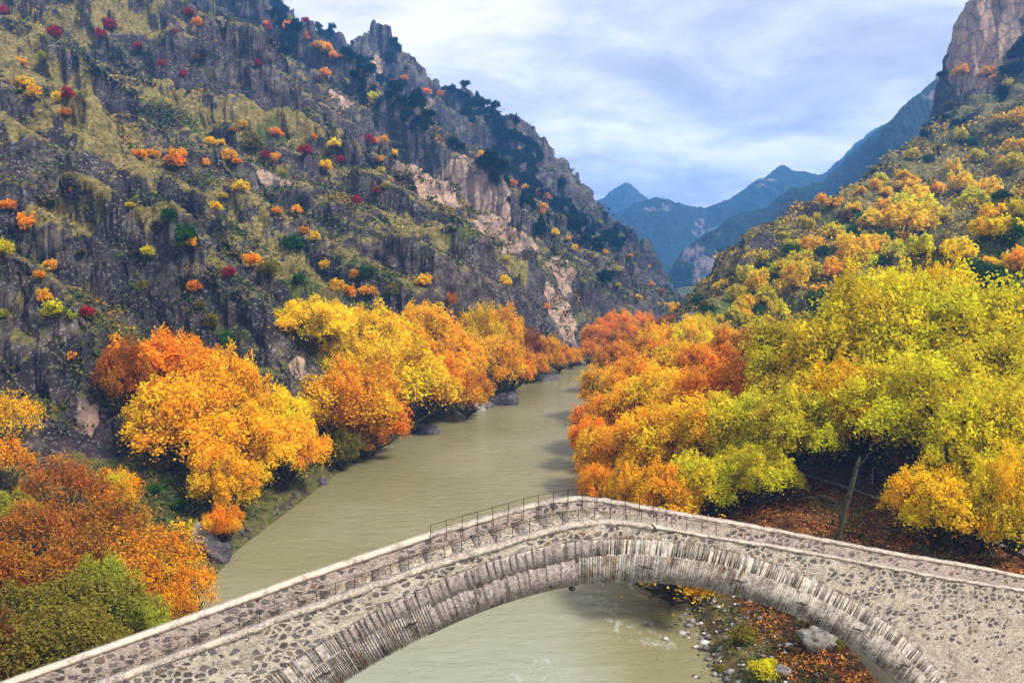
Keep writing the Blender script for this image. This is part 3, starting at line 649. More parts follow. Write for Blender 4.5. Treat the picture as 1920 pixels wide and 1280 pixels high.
# iron handrails standing on the two parapets
def railing(label, o, s0, s1, drop):
    e = empty('railing', (BX+s0*bcx-o*bsx, BY+s0*bsx+o*bcx, float(top(s0)))); e.rotation_euler.z = BYAW
    tag(e, label, 'railing'); n = int((s1-s0)/0.67)
    pts = []
    for i in range(n+1):
        s = s0+(s1-s0)*i/n; z = float(top(s))-float(top(s0)); ds = s-s0; ln_ = rng.normal()*0.012
        mb = MB(); mb.tube([(ds, 0, z-drop), (ds+ln_*0.4, 0, z+0.1), (ds+ln_, 0, z+0.47)], [0.016, 0.015, 0.013], 6)
        link('post', mb.mesh('post', mi.m), e); pts.append((ds+ln_, 0, z+0.46))
    mb = MB(); mb.tube(pts, [0.013]*len(pts), 6); link('handrail', mb.mesh('handrail', mi.m), e)
railing('long thin black iron railing on the near parapet of the bridge', 0.36, -14.7, 7.4, 0.02)
railing('short black iron railing on the far parapet, against the river', BW-0.47, -5.9, 5.0, 0.42)
# bell under the crown of the arch
bs, bz = back(1072, 1097, 0.03)
bell = empty('bell', (BX+bs*bcx, BY+bs*bsx, bz-0.14)); bell.rotation_euler.z = BYAW
tag(bell, 'small black bell hanging under the crown of the stone arch', 'bell')
mb = MB(); prof = [(0.02, 0.26), (0.07, 0.25), (0.085, 0.20), (0.095, 0.12), (0.125, 0.04), (0.155, 0.0), (0.14, 0.0), (0.08, 0.10), (0.0, 0.2)]
V = []; F = []; n = 14
for r, z in prof:
    for j in range(n): V.append((r*math.cos(2*math.pi*j/n), r*math.sin(2*math.pi*j/n), z))
for i in range(len(prof)-1):
    for j in range(n): F.append((i*n+j, i*n+(j+1) % n, (i+1)*n+(j+1) % n, (i+1)*n+j))
mb.add(V, F); link('bell_body', mb.mesh('bell_body', mi.m, True), bell)
mb = MB(); mb.tube([(0, 0, 0.20), (0.01, 0, 0.0), (0.015, 0, -0.16)], [0.012, 0.02, 0.012], 6); link('clapper', mb.mesh('clapper', mi.m), bell)
mb = MB(); mb.tube([(0, 0, 0.25), (0, 0.0, 0.42)], [0.014, 0.014], 6); mb.tube([(-0.12, 0, 0.40), (0.12, 0, 0.40)], [0.02, 0.02], 6); link('hanger', mb.mesh('hanger', mi.m), bell)

# ------------------------------------------------------------------ trees and shrubs
def leaf_material():
    m = MT('autumn_leaves'); oi = m.n.new('ShaderNodeObjectInfo'); a = m.attr('v').outputs['Fac']
    hs = m.n.new('ShaderNodeHueSaturation'); m.l.new(oi.outputs['Color'], hs.inputs['Color'])
    m.l.new(m.math('MULTIPLY_ADD', a, 0.040, 0.485), hs.inputs['Hue'])
    m.l.new(m.math('MULTIPLY_ADD', m.attr('b').outputs['Fac'], 0.75, 0.55), hs.inputs['Value'])
    m.base(hs.outputs[0]); m.b.inputs['Roughness'].default_value = 0.6; m.b.inputs['Specular IOR Level'].default_value = 0.12
    tr = m.n.new('ShaderNodeBsdfTranslucent'); m.l.new(hs.outputs[0], tr.inputs['Color'])
    mxs = m.n.new('ShaderNodeMixShader'); mxs.inputs[0].default_value = 0.38; m.l.new(m.b.outputs[0], mxs.inputs[1]); m.l.new(tr.outputs[0], mxs.inputs[2])
    m.l.new(mxs.outputs[0], m.o.inputs['Surface']); return m.m
ML = leaf_material()
mt_ = MT('mossy_bark'); mt_.base(mt_.ramp(mt_.noise(4, 5, 0.7), [(0.35, (0.020, 0.015, 0.011)), (0.65, (0.12, 0.10, 0.05))])); MBK = mt_.m
def leaf_quads(c, size, rg, up=1.0, tilt=0.7):
    n = len(c); nr_ = rg.normal(size=(n, 3))*tilt; nr_[:, 2] += up; nr_ /= np.linalg.norm(nr_, axis=1)[:, None]
    t = rg.normal(size=(n, 3)); t -= (t*nr_).sum(1)[:, None]*nr_; t /= np.linalg.norm(t, axis=1)[:, None]; b = np.cross(nr_, t)
    s = (size*rg.uniform(0.6, 1.35, n))[:, None]
    V = np.stack([c-t*s, c+b*s*0.62, c+t*s, c-b*s*0.62], 1).reshape(-1, 3)
    return V, np.arange(4*n).reshape(n, 4)
PROTO = {}
def make_proto(key, seed, nl, nc, nleaf, leaf, base_h=0.30, shape='round', flat=0.35, clump=0.12, trunk_r=0.045, loose=1.0):
    """unit tree: crown radius 1, height 1, foot at the origin (scaled to metres when planted)"""
    rg = np.random.default_rng(seed); tb = MB(); C_, VV, BB = [], [], []
    lobes = []
    for i in range(nl):
        if shape == 'cone':
            z = base_h+(1-base_h)*(i+0.5)/nl; r = 0.85*(1-(z-base_h)/(1.02-base_h))+0.06; a = rg.uniform(0, 6.28); lobes.append((math.cos(a)*r*0.45, math.sin(a)*r*0.45, z, r*0.8, 0.10))
        else:
            a = 2.4*i+rg.uniform(-0.4, 0.4); el_ = math.asin(min(1, 0.98-1.12*(i+0.4)/nl)); k_ = rg.uniform(0.52, 0.95) if nl > 12 else rg.uniform(0.30, 0.90)
            zc = base_h+(1-base_h)*0.40; zh = (1-base_h)*0.60
            rr = k_*math.cos(el_); z = zc+zh*k_*math.sin(el_)+0.02
            lr = rg.uniform(0.16, 0.29)*(1.25 if nl < 12 else 1.0); lobes.append((rr*math.cos(a), rr*math.sin(a), z, lr, lr*0.62))
    if shape != 'shrub':
        tb.tube([(0, 0, -0.08), (0.01, 0.01, base_h*0.5), (0.03, -0.02, base_h), (0.0, 0.03, base_h+0.35)], [trunk_r*1.4, trunk_r, trunk_r*0.8, trunk_r*0.3], 6)
    for (x, y, z, lr, lh) in lobes:
        zz0 = base_h*rg.uniform(0.55, 1.15) if shape != 'shrub' else 0.02
        p0 = np.array([0, 0, zz0]); p3 = np.array([x, y, z]); pm = p0*0.5+p3*0.5+np.array([x*0.12, y*0.12, -0.03])+rg.normal(size=3)*0.03
        tb.tube([p0, p0*0.75+pm*0.25+rg.normal(size=3)*0.012, pm, p3*0.8+pm*0.2, p3], [trunk_r*0.62, trunk_r*0.5, trunk_r*0.38, trunk_r*0.22, trunk_r*0.14], 5, cap=False)
        lv = 0.5+0.26*rg.normal(); lb = 0.11*rg.normal()
        for k in range(nc):
            d = rg.normal(size=3); d /= np.linalg.norm(d)
            if d[2] < -0.15: d[2] *= -1
            q = rg.uniform(0.5, 1.05) if rg.random() < 0.75 else rg.uniform(1.05, 1.5)
            c = p3+d*np.array([lr, lr, lh*1.5])*q
            if (k % 3 or nl < 14) and trunk_r > 0.02: tb.tube([p3*0.85+pm*0.15, (p3+c)/2+rg.normal(size=3)*0.015, c+(c-p3)*0.12], [trunk_r*0.15, trunk_r*0.10, trunk_r*0.04], 4, cap=False)
            m_ = max(3, int(nleaf*rg.uniform(0.5, 1.5)*loose*(1.0 if q < 1.05 else 0.5))); cr = clump*rg.uniform(0.6, 1.4)
            off = rg.normal(size=(m_, 3))*np.array([cr, cr, cr*flat]); off[:, 2] -= 0.5*(off[:, 0]**2+off[:, 1]**2)/max(cr, .01)*0.5
            C_.append(c+off); cv = lv+rg.normal()*0.16; VV.append(np.clip(cv+rg.normal(size=m_)*0.15, 0, 1)); BB.append(np.clip(lb+rg.normal()*0.15+0.5+rg.normal(size=m_)*0.2, 0, 1))
    c = np.concatenate(C_); c[:, 2] = np.maximum(c[:, 2], 0.01)
    return tb, c, np.concatenate(VV), np.concatenate(BB), leaf, rg
def finish(key, pr_, R, H):
    tb, c, v, b, leaf, rg = pr_
    cc = c*np.array([R, R, H]); V, F = leaf_quads(cc, leaf, rg)
    # canonical size kept so that leaves are true-sized: planted trees are scaled relative to (R, H)
    cm = np_mesh('crown', V, F, ML, False, {'v': v, 'b': b})
    tV = np.concatenate(tb.V)*np.array([R, R, H]); tm = np_mesh('trunk', tV, np.concatenate(tb.F), MBK, True)
    PROTO[key] = (cm, tm, R, H)
for i in range(3):
    for k_, a_, lf, R_0, H_0 in (
        ('big', dict(nl=38, nc=26, nleaf=60, base_h=0.20, clump=0.050, flat=0.42, trunk_r=0.034), 0.235, 12, 18),
        ('mid', dict(nl=28, nc=19, nleaf=56, base_h=0.12, clump=0.060, flat=0.45, trunk_r=0.036), 0.185, 7, 11),
        ('small', dict(nl=12, nc=11, nleaf=18, base_h=0.06, clump=0.10, flat=0.5, trunk_r=0.04), 0.30, 3.2, 4.6),
        ('sparse', dict(nl=24, nc=16, nleaf=17, base_h=0.12, clump=0.085, flat=0.4, trunk_r=0.030), 0.19, 7, 10),
        ('bush', dict(nl=10, nc=14, nleaf=22, base_h=0.02, shape='shrub', clump=0.12, trunk_r=0.02), 0.16, 2.6, 2.6),
        ('pine', dict(nl=9, nc=12, nleaf=18, base_h=0.14, shape='cone' if i == 2 else 'round', clump=0.11, trunk_r=0.05), 0.48, 4.2, 9)):
        pr_ = make_proto(k_, 10+i+len(k_)*7, leaf=0, **a_)
        finish(k_+str(i), pr_[:4]+(lf, np.random.default_rng(i)), R_0, H_0)
COL = {'yellow': (1.0,0.66,0.012), 'amber': (1.0,0.53,0.010), 'orange': (0.92,0.38,0.008), 'rust-red': (0.52,0.17,0.012), 'golden-green': (0.80,0.66,0.020), 'lime-green': (0.46,0.46,0.03),
       'olive': (0.26,0.21,0.020), 'green': (0.05,0.13,0.015), 'dark green': (0.014,0.040,0.024), 'crimson': (0.48,0.03,0.05), 'brown': (0.22,0.095,0.018)}
CAT = {'big': 'tree', 'mid': 'tree', 'small': 'small tree', 'sparse': 'tree', 'bush': 'shrub', 'pine': 'evergreen tree'}
NAME = {'big': 'plane_tree', 'mid': 'riverside_tree', 'small': 'small_tree', 'sparse': 'sparse_tree', 'bush': 'shrub', 'pine': 'evergreen_tree'}
THINGS = []
prg = random.Random(5)
def plant(kind, loc, R, H, color, zone):
    key = kind+str(prg.randrange(3)); cm, tm, R0, H0 = PROTO[key]
    o = empty(NAME[kind], loc); o.scale = (R/R0, R/R0, H/H0); o.rotation_euler.z = prg.uniform(0, 6.28); o.scale.y *= prg.uniform(0.8, 1.2)
    o['category'] = CAT[kind]
    cr = link('crown', cm, o); c = COL[color]; j = prg.uniform(0.88, 1.1); cr.color = (min(1, c[0]*j), min(1, c[1]*j*prg.uniform(0.93, 1.07)), c[2], 1)
    link('trunk' if kind != 'bush' else 'stems', tm, o)
    THINGS.append((o, kind, color, zone, loc)); return o
def tree_at(cx, cy, rpx, d, color, kind='mid', zone='', hk=1.0):
    """crown centre seen at (cx, cy), crown radius rpx, standing d metres away"""
    k_ = 1.0
    while True:
        p = P(cx, cy, d*k_); R = 1.18*rpx*d*k_/FPX; g = max(hz(p[0], p[1]), -0.2)
        if p[2]-g > 0.75*R or k_ < (0.92 if zone == LB else 0.78): break
        k_ -= 0.02
    rvx, wl_, wr_ = river(p[0], p[1])
    if -wl_+0.35*R < rvx < wr_-0.35*R: print('IN WATER', cx, cy)
    Ht = p[2]+R*0.85*hk-g; Ht = max(Ht, R*1.1)
    return plant(kind, (p[0], p[1], g-0.1), R, Ht, color, zone)
LB = 'on the left river bank'; LN = 'on the near left bank above the bridge'; RB = 'on the right river bank'; RF = 'at the far river bend'; RT = 'on the right terrace behind the bridge'
for a in [(580,640,72,152,'yellow'),(625,610,40,165,'yellow'),(690,655,72,155,'yellow'),(665,770,84,130,'amber'),(745,735,84,142,'yellow'),(700,800,60,130,'orange'),(800,625,52,182,'amber'),(770,660,45,172,'amber'),(800,735,66,150,'orange'),
          (850,700,62,163,'amber'),(900,625,42,196,'yellow'),(945,620,36,200,'amber'),(925,690,58,175,'amber'),(960,700,42,182,'orange'),(990,655,30,205,'rust-red'),(1020,660,28,212,'amber'),(1048,675,26,222,'orange'),(1070,670,18,228,'amber'),
          (640,845,36,120,'olive'),(680,830,30,122,'orange'),(840,655,40,180,'orange'),(650,700,60,145,'yellow'),(720,690,50,150,'yellow'),(875,745,45,158,'orange'),(1000,690,26,200,'orange')]:
    tree_at(*a, kind='mid', zone=LB)
for a in [(300,715,80,110,'orange'),(235,700,50,112,'rust-red'),(350,690,50,112,'orange'),(430,745,72,103,'amber'),(370,800,84,98,'amber'),(300,790,60,98,'amber'),(520,800,64,106,'yellow'),(540,860,66,100,'amber'),(460,860,84,94,'amber'),(430,920,60,88,'amber'),(420,985,34,84,'orange')]:
    tree_at(*a, kind='mid', zone='on the left bank under the grey crag')
for a in [(10,790,56,88,'amber'),(0,870,50,80,'orange'),(120,930,74,78,'rust-red'),(215,930,50,80,'orange'),(190,1010,80,70,'rust-red'),(60,1000,60,70,'rust-red'),(290,1060,74,66,'orange'),(355,1100,50,62,'orange'),(130,1080,80,62,'rust-red'),(20,1090,60,60,'rust-red'),(225,1110,60,62,'orange'),(320,1140,48,60,'orange')]:
    tree_at(*a, kind='sparse', zone=LN)
for a in [(170,1170,80,54,'olive'),(60,1190,90,50,'olive'),(250,1180,60,56,'lime-green'),(190,1110,60,58,'lime-green'),(0,960,40,72,'lime-green'),(50,960,26,72,'golden-green'),(100,1240,90,47,'olive'),(225,910,24,80,'golden-green'),(-40,1240,90,46,'brown'),(-60,1100,80,56,'rust-red')]:
    tree_at(*a, kind='mid', zone=LN)
for a in [(1120,640,30,262,'orange'),(1105,665,22,250,'orange'),(1150,615,26,300,'orange'),(1175,640,30,270,'orange'),(1205,615,26,330,'orange'),(1235,620,22,340,'rust-red'),(1170,600,18,330,'amber'),(1255,612,20,340,'rust-red')]:
    tree_at(*a, kind='mid', zone=RF)
for a in [(1175,690,50,200,'orange'),(1235,655,42,205,'amber'),(1300,640,40,185,'yellow'),(1360,640,26,180,'amber'),(1320,625,30,195,'golden-green'),(1250,690,50,180,'orange'),(1140,740,50,160,'amber'),(1200,740,60,150,'amber'),(1280,700,56,160,'yellow'),(1330,700,54,150,'orange'),(1400,680,56,140,'rust-red'),
          (1130,800,54,130,'orange'),(1180,790,64,124,'amber'),(1250,770,72,122,'yellow'),(1330,770,72,118,'orange'),(1400,750,66,116,'rust-red'),(1110,830,44,112,'orange'),(1150,870,60,102,'amber'),(1220,850,76,100,'amber'),(1300,840,84,96,'yellow'),(1380,830,84,94,'golden-green'),(1450,800,60,100,'amber'),(1120,905,34,92,'orange'),(1180,920,46,84,'amber'),(1250,925,54,80,'amber'),(1330,915,60,80,'golden-green'),(1420,900,60,80,'golden-green')]:
    tree_at(*a, kind='mid', zone=RB)
tree_at(1258, 1045, 108, 66, 'amber', kind='mid', zone='on the right shore just behind the arch', hk=0.7)
for a in [(1540,720,120,98,'golden-green'),(1700,680,150,92,'golden-green'),(1860,710,140,86,'golden-green'),(1480,830,90,86,'golden-green'),(1610,800,110,84,'yellow'),(1740,800,120,76,'golden-green'),(1870,860,120,68,'golden-green'),(1735,590,70,96,'yellow'),(1990,760,130,76,'golden-green')]:
    tree_at(*a, kind='big', zone=RT)
for a in [(1760,950,80,66,'yellow'),(1850,960,70,62,'golden-green'),(1905,900,60,60,'yellow')]:
    tree_at(*a, kind='mid', zone=RT, hk=0.8)
def shrub_at(px, py, rpx, color, kind='small', zone='', hk=1.5):
    if zone == Z7 and kind == 'small': color = {'orange': 'amber', 'amber': 'yellow', 'rust-red': 'amber', 'yellow': 'golden-green' if int(px) % 3 == 0 else 'yellow'}.get(color, color)
    SL.append((px, py, rpx, color, kind, zone, hk))
SL = []
Z1 = 'on the high grey scree slope'; Z2 = 'on the grassy ridge top left'; Z3 = 'on the grassy left slope'; Z4 = 'on the dark crags at left'; Z5 = 'below the pink cliff'; Z6 = 'on the far left gorge wall'; Z7 = 'on the right hillside'
for a in [(105,75,12,'crimson',Z1),(203,60,11,'crimson',Z1),(232,72,6,'yellow',Z1),(372,64,11,'orange',Z1),(355,33,9,'crimson',Z1),(330,76,8,'crimson',Z1),(260,103,9,'crimson',Z1),(305,130,9,'crimson',Z1),(485,133,7,'crimson',Z1),(190,75,10,'crimson',Z1),(345,155,8,'crimson',Z1),
          (40,125,10,'amber',Z2),(88,138,14,'lime-green',Z2),(50,170,14,'yellow',Z2),(66,190,12,'amber',Z2),(110,200,10,'yellow',Z2),(128,198,13,'crimson',Z2),(124,224,10,'orange',Z2),(8,30,9,'crimson',Z2),
          (455,245,10,'yellow',Z3),(395,278,9,'yellow',Z3),(415,280,9,'yellow',Z3),(473,297,21,'olive',Z3),(333,322,23,'orange',Z3),(262,300,14,'orange',Z3),(285,305,13,'amber',Z3),(430,308,13,'amber',Z3),(500,312,9,'crimson',Z3),(520,308,12,'amber',Z3),(388,316,8,'amber',Z3),(445,315,8,'orange',Z3),
          (611,330,13,'yellow',Z3),(631,303,11,'yellow',Z3),(640,312,8,'crimson',Z3),(571,292,12,'crimson',Z3),(455,372,13,'yellow',Z3),(520,402,9,'orange',Z3),(556,406,10,'amber',Z3),(590,268,8,'orange',Z3),(532,335,10,'lime-green',Z3),(405,402,12,'yellow',Z3),(420,398,9,'golden-green',Z3),(320,425,15,'green',Z4),(516,258,10,'orange',Z3),(575,310,10,'crimson',Z3),
          (590,460,11,'yellow',Z3),(570,440,9,'orange',Z3),(472,500,17,'orange',Z4),(505,525,18,'olive',Z4),(350,480,24,'green',Z4),(360,470,12,'amber',Z4),(280,492,11,'golden-green',Z4),(430,522,11,'crimson',Z4),(100,510,16,'amber',Z4),(75,540,10,'orange',Z4),(50,445,22,'orange',Z4),(20,415,14,'orange',Z4),(162,600,15,'crimson',Z4),(90,570,15,'amber',Z4),(105,605,24,'golden-green',Z4),(135,600,12,'lime-green',Z4),(140,680,14,'orange',Z4),(5,500,18,'golden-green',Z4),(8,600,16,'lime-green',Z4),(365,560,12,'orange',Z4),(210,655,16,'rust-red',Z4),(280,670,14,'orange',Z4),(425,655,16,'green',Z4),(400,640,16,'olive',Z4),(270,575,12,'olive',Z4),(375,585,10,'olive',Z4),(540,465,14,'green',Z3),(555,480,16,'green',Z3),(560,545,13,'green',Z3),(335,958,14,'green',LN),(290,930,15,'green',LN),(360,1000,14,'lime-green',LN),(240,700,20,'green',Z4),(725,820,14,'green',LB),
          (702,192,12,'golden-green',Z6),(700,210,8,'yellow',Z6),(707,382,9,'crimson',Z5),(668,387,9,'crimson',Z5),(690,277,13,'crimson',Z5),(705,270,8,'orange',Z5),(722,275,8,'amber',Z5),(715,305,8,'amber',Z5),(716,325,8,'golden-green',Z5),(740,297,6,'yellow',Z5),(955,384,7,'dark green',Z6),(850,280,12,'dark green',Z6),
          (1040,450,8,'yellow',Z6),(1078,477,8,'yellow',Z6),(1019,400,6,'amber',Z6),(1065,460,6,'yellow',Z6),(1082,465,9,'amber',Z6),(1018,415,5,'orange',Z6),(1135,485,6,'amber',Z6),(1130,522,7,'golden-green',Z6),(945,538,12,'yellow',Z6),(950,495,7,'golden-green',Z6),(797,540,14,'amber',LB),(665,523,13,'orange',LB),(612,518,13,'yellow',LB),(632,552,14,'yellow',LB),(655,560,14,'orange',LB),(690,565,16,'amber',LB),(688,522,14,'green',LB),(845,580,14,'rust-red',LB),(740,580,14,'olive',LB),
          (1196,567,9,'amber',Z6),(1182,510,5,'orange',Z6),(1222,538,6,'orange',Z6),(1240,555,8,'rust-red',Z6),(1215,510,5,'amber',Z6),(1110,490,5,'orange',Z6),(1230,580,8,'amber',Z6),(1140,500,6,'olive',Z6),(1160,545,5,'golden-green',Z6),(1120,560,5,'olive',Z6),
          (905,300,9,'amber',Z6),(900,310,9,'orange',Z6),(960,355,9,'orange',Z6),(985,365,9,'amber',Z6),(1010,375,9,'orange',Z6),(1025,385,8,'orange',Z6),(975,350,8,'crimson',Z6),(800,190,8,'orange',Z6),(760,165,8,'orange',Z6),(735,165,8,'crimson',Z6),(580,80,10,'orange',Z6),(600,95,11,'amber',Z6),(615,105,11,'amber',Z6),(625,115,9,'orange',Z6),(590,105,8,'orange',Z6),(605,90,8,'orange',Z6),(575,70,8,'crimson',Z6),(540,60,9,'orange',Z6),(505,65,9,'crimson',Z6),(500,55,7,'orange',Z6),(610,155,10,'orange',Z6),(600,165,9,'brown',Z6),(825,185,7,'orange',Z6)]:
    shrub_at(a[0], a[1], a[2], a[3], 'small', a[4])
for a in [(1710,425,42,'yellow'),(1690,445,34,'amber'),(1735,440,30,'amber'),(1720,390,26,'yellow'),(1600,500,30,'amber'),(1570,530,30,'orange'),(1620,480,26,'orange'),(1510,530,26,'golden-green'),(1470,520,24,'golden-green'),(1490,545,26,'yellow'),(1790,490,30,'amber'),(1730,480,30,'golden-green'),(1830,310,18,'yellow'),(1790,330,16,'amber'),(1750,370,20,'orange'),(1850,370,20,'yellow'),(1890,330,22,'golden-green'),(1900,290,18,'yellow'),(1860,420,26,'amber'),(1905,420,22,'yellow'),(1840,450,22,'amber'),(1910,520,26,'orange'),(1690,340,14,'yellow'),(1650,350,16,'golden-green'),(1640,360,12,'amber'),(1613,365,10,'yellow'),(1560,400,12,'orange'),(1575,380,7,'orange'),(1540,385,10,'orange'),(1520,435,11,'golden-green'),(1530,415,8,'yellow'),(1470,450,9,'golden-green'),(1505,420,8,'golden-green'),(1400,530,20,'golden-green'),(1420,560,26,'yellow'),(1440,580,22,'golden-green'),(1380,570,18,'yellow'),(1345,545,10,'amber'),(1360,545,9,'amber'),(1265,590,14,'amber'),(1250,580,9,'amber'),(1395,590,18,'amber'),(1455,600,20,'golden-green'),(1380,600,16,'yellow'),(1740,225,11,'golden-green'),(1800,190,12,'orange'),(1870,170,12,'yellow'),(1890,170,12,'golden-green'),(1850,160,10,'orange'),(1780,210,12,'brown'),(1560,450,20,'golden-green'),(1580,470,20,'amber'),(1520,480,22,'orange'),(1660,400,22,'orange'),(1640,430,24,'amber'),(1760,420,22,'golden-green'),(1800,370,24,'amber'),(1830,400,26,'yellow'),(1880,460,28,'amber'),(1600,400,14,'amber'),(1500,500,22,'yellow'),(1700,360,18,'amber'),(1660,370,14,'yellow'),(1910,240,18,'amber'),(1870,250,16,'olive'),(1800,270,14,'golden-green'),(1760,290,14,'olive'),(1710,300,12,'golden-green'),(1640,470,20,'amber'),(1670,500,26,'golden-green'),(1540,560,18,'orange'),(1560,590,20,'amber'),(1610,560,18,'rust-red'),(1630,570,14,'brown')]:
    shrub_at(a[0], a[1], a[2], a[3], 'small', Z7)
for a in [(1545,590,26,'green'),(1592,590,20,'green'),(1620,420,16,'green'),(1660,455,18,'green'),(1820,520,30,'green'),(1880,560,34,'green'),(1900,460,30,'green'),(1860,540,26,'green'),(1790,550,24,'green'),(1740,550,20,'green'),(1600,445,14,'green'),(1560,400,10,'dark green'),(1480,480,16,'green'),(1450,520,18,'green'),(1430,510,12,'dark green'),(1330,590,12,'green'),(1310,575,11,'green'),(1420,600,16,'green'),(1540,480,16,'green'),(1650,500,18,'green'),(1770,230,12,'dark green'),(1800,240,16,'dark green'),(1900,150,22,'dark green'),(1915,130,24,'dark green'),(1880,190,16,'dark green'),(1760,200,8,'dark green'),(1700,250,9,'dark green'),(1690,280,9,'dark green'),(1730,260,10,'dark green'),(1480,385,8,'dark green'),(1590,335,7,'dark green'),(1570,345,6,'dark green'),(1790,20,12,'dark green'),(1840,10,10,'dark green'),(1820,280,14,'green'),(1740,310,12,'green'),(1880,380,20,'green')]:
    shrub_at(a[0], a[1], a[2], a[3], 'pine' if a[3] == 'dark green' else 'bush', Z7, hk=1.3)
for a in [(1395,1205,26,'olive'),(1440,1268,30,'golden-green'),(1575,1215,14,'olive'),(1350,1262,12,'olive'),(1500,1150,12,'rust-red')]:
    shrub_at(a[0], a[1], a[2], a[3], 'bush', 'on the right bank seen through the arch', hk=1.1)
rg3 = random.Random(21)
rs_l = [(1270,600),(1390,540),(1450,460),(1560,385),(1640,350),(1740,300),(1920,190)]
for i in range(130):
    px = rg3.uniform(1290, 1915); cy_ = float(np.interp(px, [a[0] for a in rs_l], [a[1] for a in rs_l])); py = cy_+abs(rg3.gauss(0, 1))*130+6
    if py > 640: continue
    if noise2(np.array([px/70]), np.array([py/45]), 330)[0] < -0.12: continue
    shrub_at(px, py, rg3.uniform(5, 13)*(0.7+0.8*(py-150)/450), rg3.choice(['amber','amber','yellow','golden-green','golden-green','orange','olive','olive','brown','rust-red']), 'small', Z7, rg3.uniform(0.9, 1.5))
for i in range(60):
    px = rg3.uniform(0, 1200); py = rg3.uniform(60, 640)
    if py < 0.42*px-200 or noise2(np.array([px/90]), np.array([py/60]), 331)[0] < 0.05: continue
    shrub_at(px, py, rg3.uniform(4, 9), rg3.choice(['olive','olive','green','brown','golden-green','rust-red','orange']), 'small', Z4 if px < 400 and py > 250 else (Z2 if px < 400 else (Z3 if px < 720 else Z6)), rg3.uniform(0.8, 1.3))
pts, ok = hit([(a[0], a[1]) for a in SL])
for (px, py, rp_, color, kind, zn, hk), p, k in zip(SL, pts, ok):
    if not k or p[1] > 1100: continue
    R = 1.12*rp_*p[1]/FPX; plant(kind, tuple(p-np.array([0, 0, 0.22*R])), R, R*hk*prg.uniform(0.85, 1.3), color, zn)
# evergreens growing along the skyline and on the ledges of the left wall
sky_l = [(520,0),(560,25),(600,40),(640,60),(690,72),(720,85),(770,120),(800,150),(830,175),(870,182),(900,195),(930,215),(955,255),(990,262),(1015,310),(1045,350),(1095,395),(1115,418),(1160,438),(1180,470)]
rg2 = random.Random(8); cand = []
for i in range(1000):
    k = rg2.random()*(len(sky_l)-1); j = int(k); f = k-j
    px = sky_l[j][0]*(1-f)+sky_l[j+1][0]*f; py = sky_l[j][1]*(1-f)+sky_l[j+1][1]*f
    dpt = abs(rg2.gauss(0, 1))*46
    cand.append((px-dpt*0.45*rg2.random(), py+3+dpt))
pts, ok = hit(cand); n_ev = 0
msk = fbm2(np.array([p[0] for p in pts])/45, np.array([p[1] for p in pts])/45, 3, 201)
for (c0, p, k, mm) in zip(cand, pts, ok, msk):
    if not k or p[1] < 330 or p[1] > 1100 or n_ev >= 290 or mm < -0.15: continue
    R = rg2.uniform(2.6, 5.0); plant('pine', tuple(p-np.array([0, 0, 0.6])), R, R*rg2.uniform(1.3, 2.1), 'dark green', 'on the blue skyline ridge'); n_ev += 1
# ---- labels: what it is, where it grows, and its place among its like
ORD = ['leftmost', 'second', 'third', 'fourth', 'fifth', 'sixth', 'seventh', 'eighth', 'ninth', 'tenth', 'eleventh', 'twelfth', 'thirteenth', 'fourteenth', 'fifteenth', 'sixteenth', 'seventeenth', 'eighteenth', 'nineteenth', 'twentieth']
KW = {'big': 'tall plane tree', 'mid': 'dense broadleaf tree', 'small': 'small round tree', 'sparse': 'thin-leaved tree', 'bush': 'low bush', 'pine': 'evergreen tree'}
from collections import defaultdict
gr = defaultdict(list)
for t in THINGS: gr[(t[1], t[2], t[3])].append(t)
for (kind, color, zn), lst in gr.items():
    lst.sort(key=lambda t: t[4][0]/t[4][1]); n = len(lst)
    for i, t in enumerate(lst):
        o = t[0]; o['group'] = {'big': 'plane trees', 'mid': 'riverside trees', 'sparse': 'thin-leaved trees', 'small': 'small trees on the slopes', 'bush': 'green bushes', 'pine': 'evergreens on the cliffs'}[kind]
        if zn == 'on the blue skyline ridge': o['label'] = 'dark evergreen tree on the blue skyline ridge of the left wall'; o['group'] = 'evergreens on the left skyline'; continue
        base = '%s %s %s' % (color, KW[kind], zn)
        if n == 1: o['label'] = 'the only '+base
        elif i == 0: o['label'] = base+', leftmost of its colour'
        elif i == n-1: o['label'] = base+', rightmost of its colour'
        else: o['label'] = base+', '+(ORD[i] if i < 20 else str(i+1)+('th' if i % 10 > 2 or 10 <= i % 100 <= 12 else ('st','nd','rd')[i % 10]))+' from left'

# ------------------------------------------------------------------ leaning bare tree behind the bridge
def limb_tree(name, label, pts, rad, twigs, cat='tree', group=None):
    base = np.array(pts[0]); e = empty(name, tuple(base)); tag(e, label, cat, group)
    mb = MB(); mb.tube(np.array(pts)-base, rad, 8, cap=False); link('trunk', mb.mesh('trunk', MBK, True), e)
    for tw, r0 in twigs:
        mb = MB(); tw = np.array(tw)-base; mb.tube(tw, np.linspace(r0, r0*0.3, len(tw)), 6, cap=False); link('limb', mb.mesh('limb', MBK, True), e)
def G(px, py):
    p, k = hit([(px, py)]); return p[0]
b0 = G(1562, 1035); d0_ = b0[1]
q = lambda px, py, dd=0: P(px, py, d0_+dd)
limb_tree('leaning_tree', 'dark bare leaning trunk rising from the leaf litter behind the right parapet', [b0-np.array([0,0,0.5]), q(1570,1010), q(1578,985), q(1584,955), q(1596,915), q(1604,885), q(1608,870), q(1612,855)],
          [0.30,0.26,0.24,0.22,0.20,0.18,0.15,0.10], [([q(1584,955), q(1560,935,1), q(1540,928,2), q(1500,935,3)], 0.09), ([q(1606,880), q(1630,850,-1), q(1660,830,-2)], 0.10)])

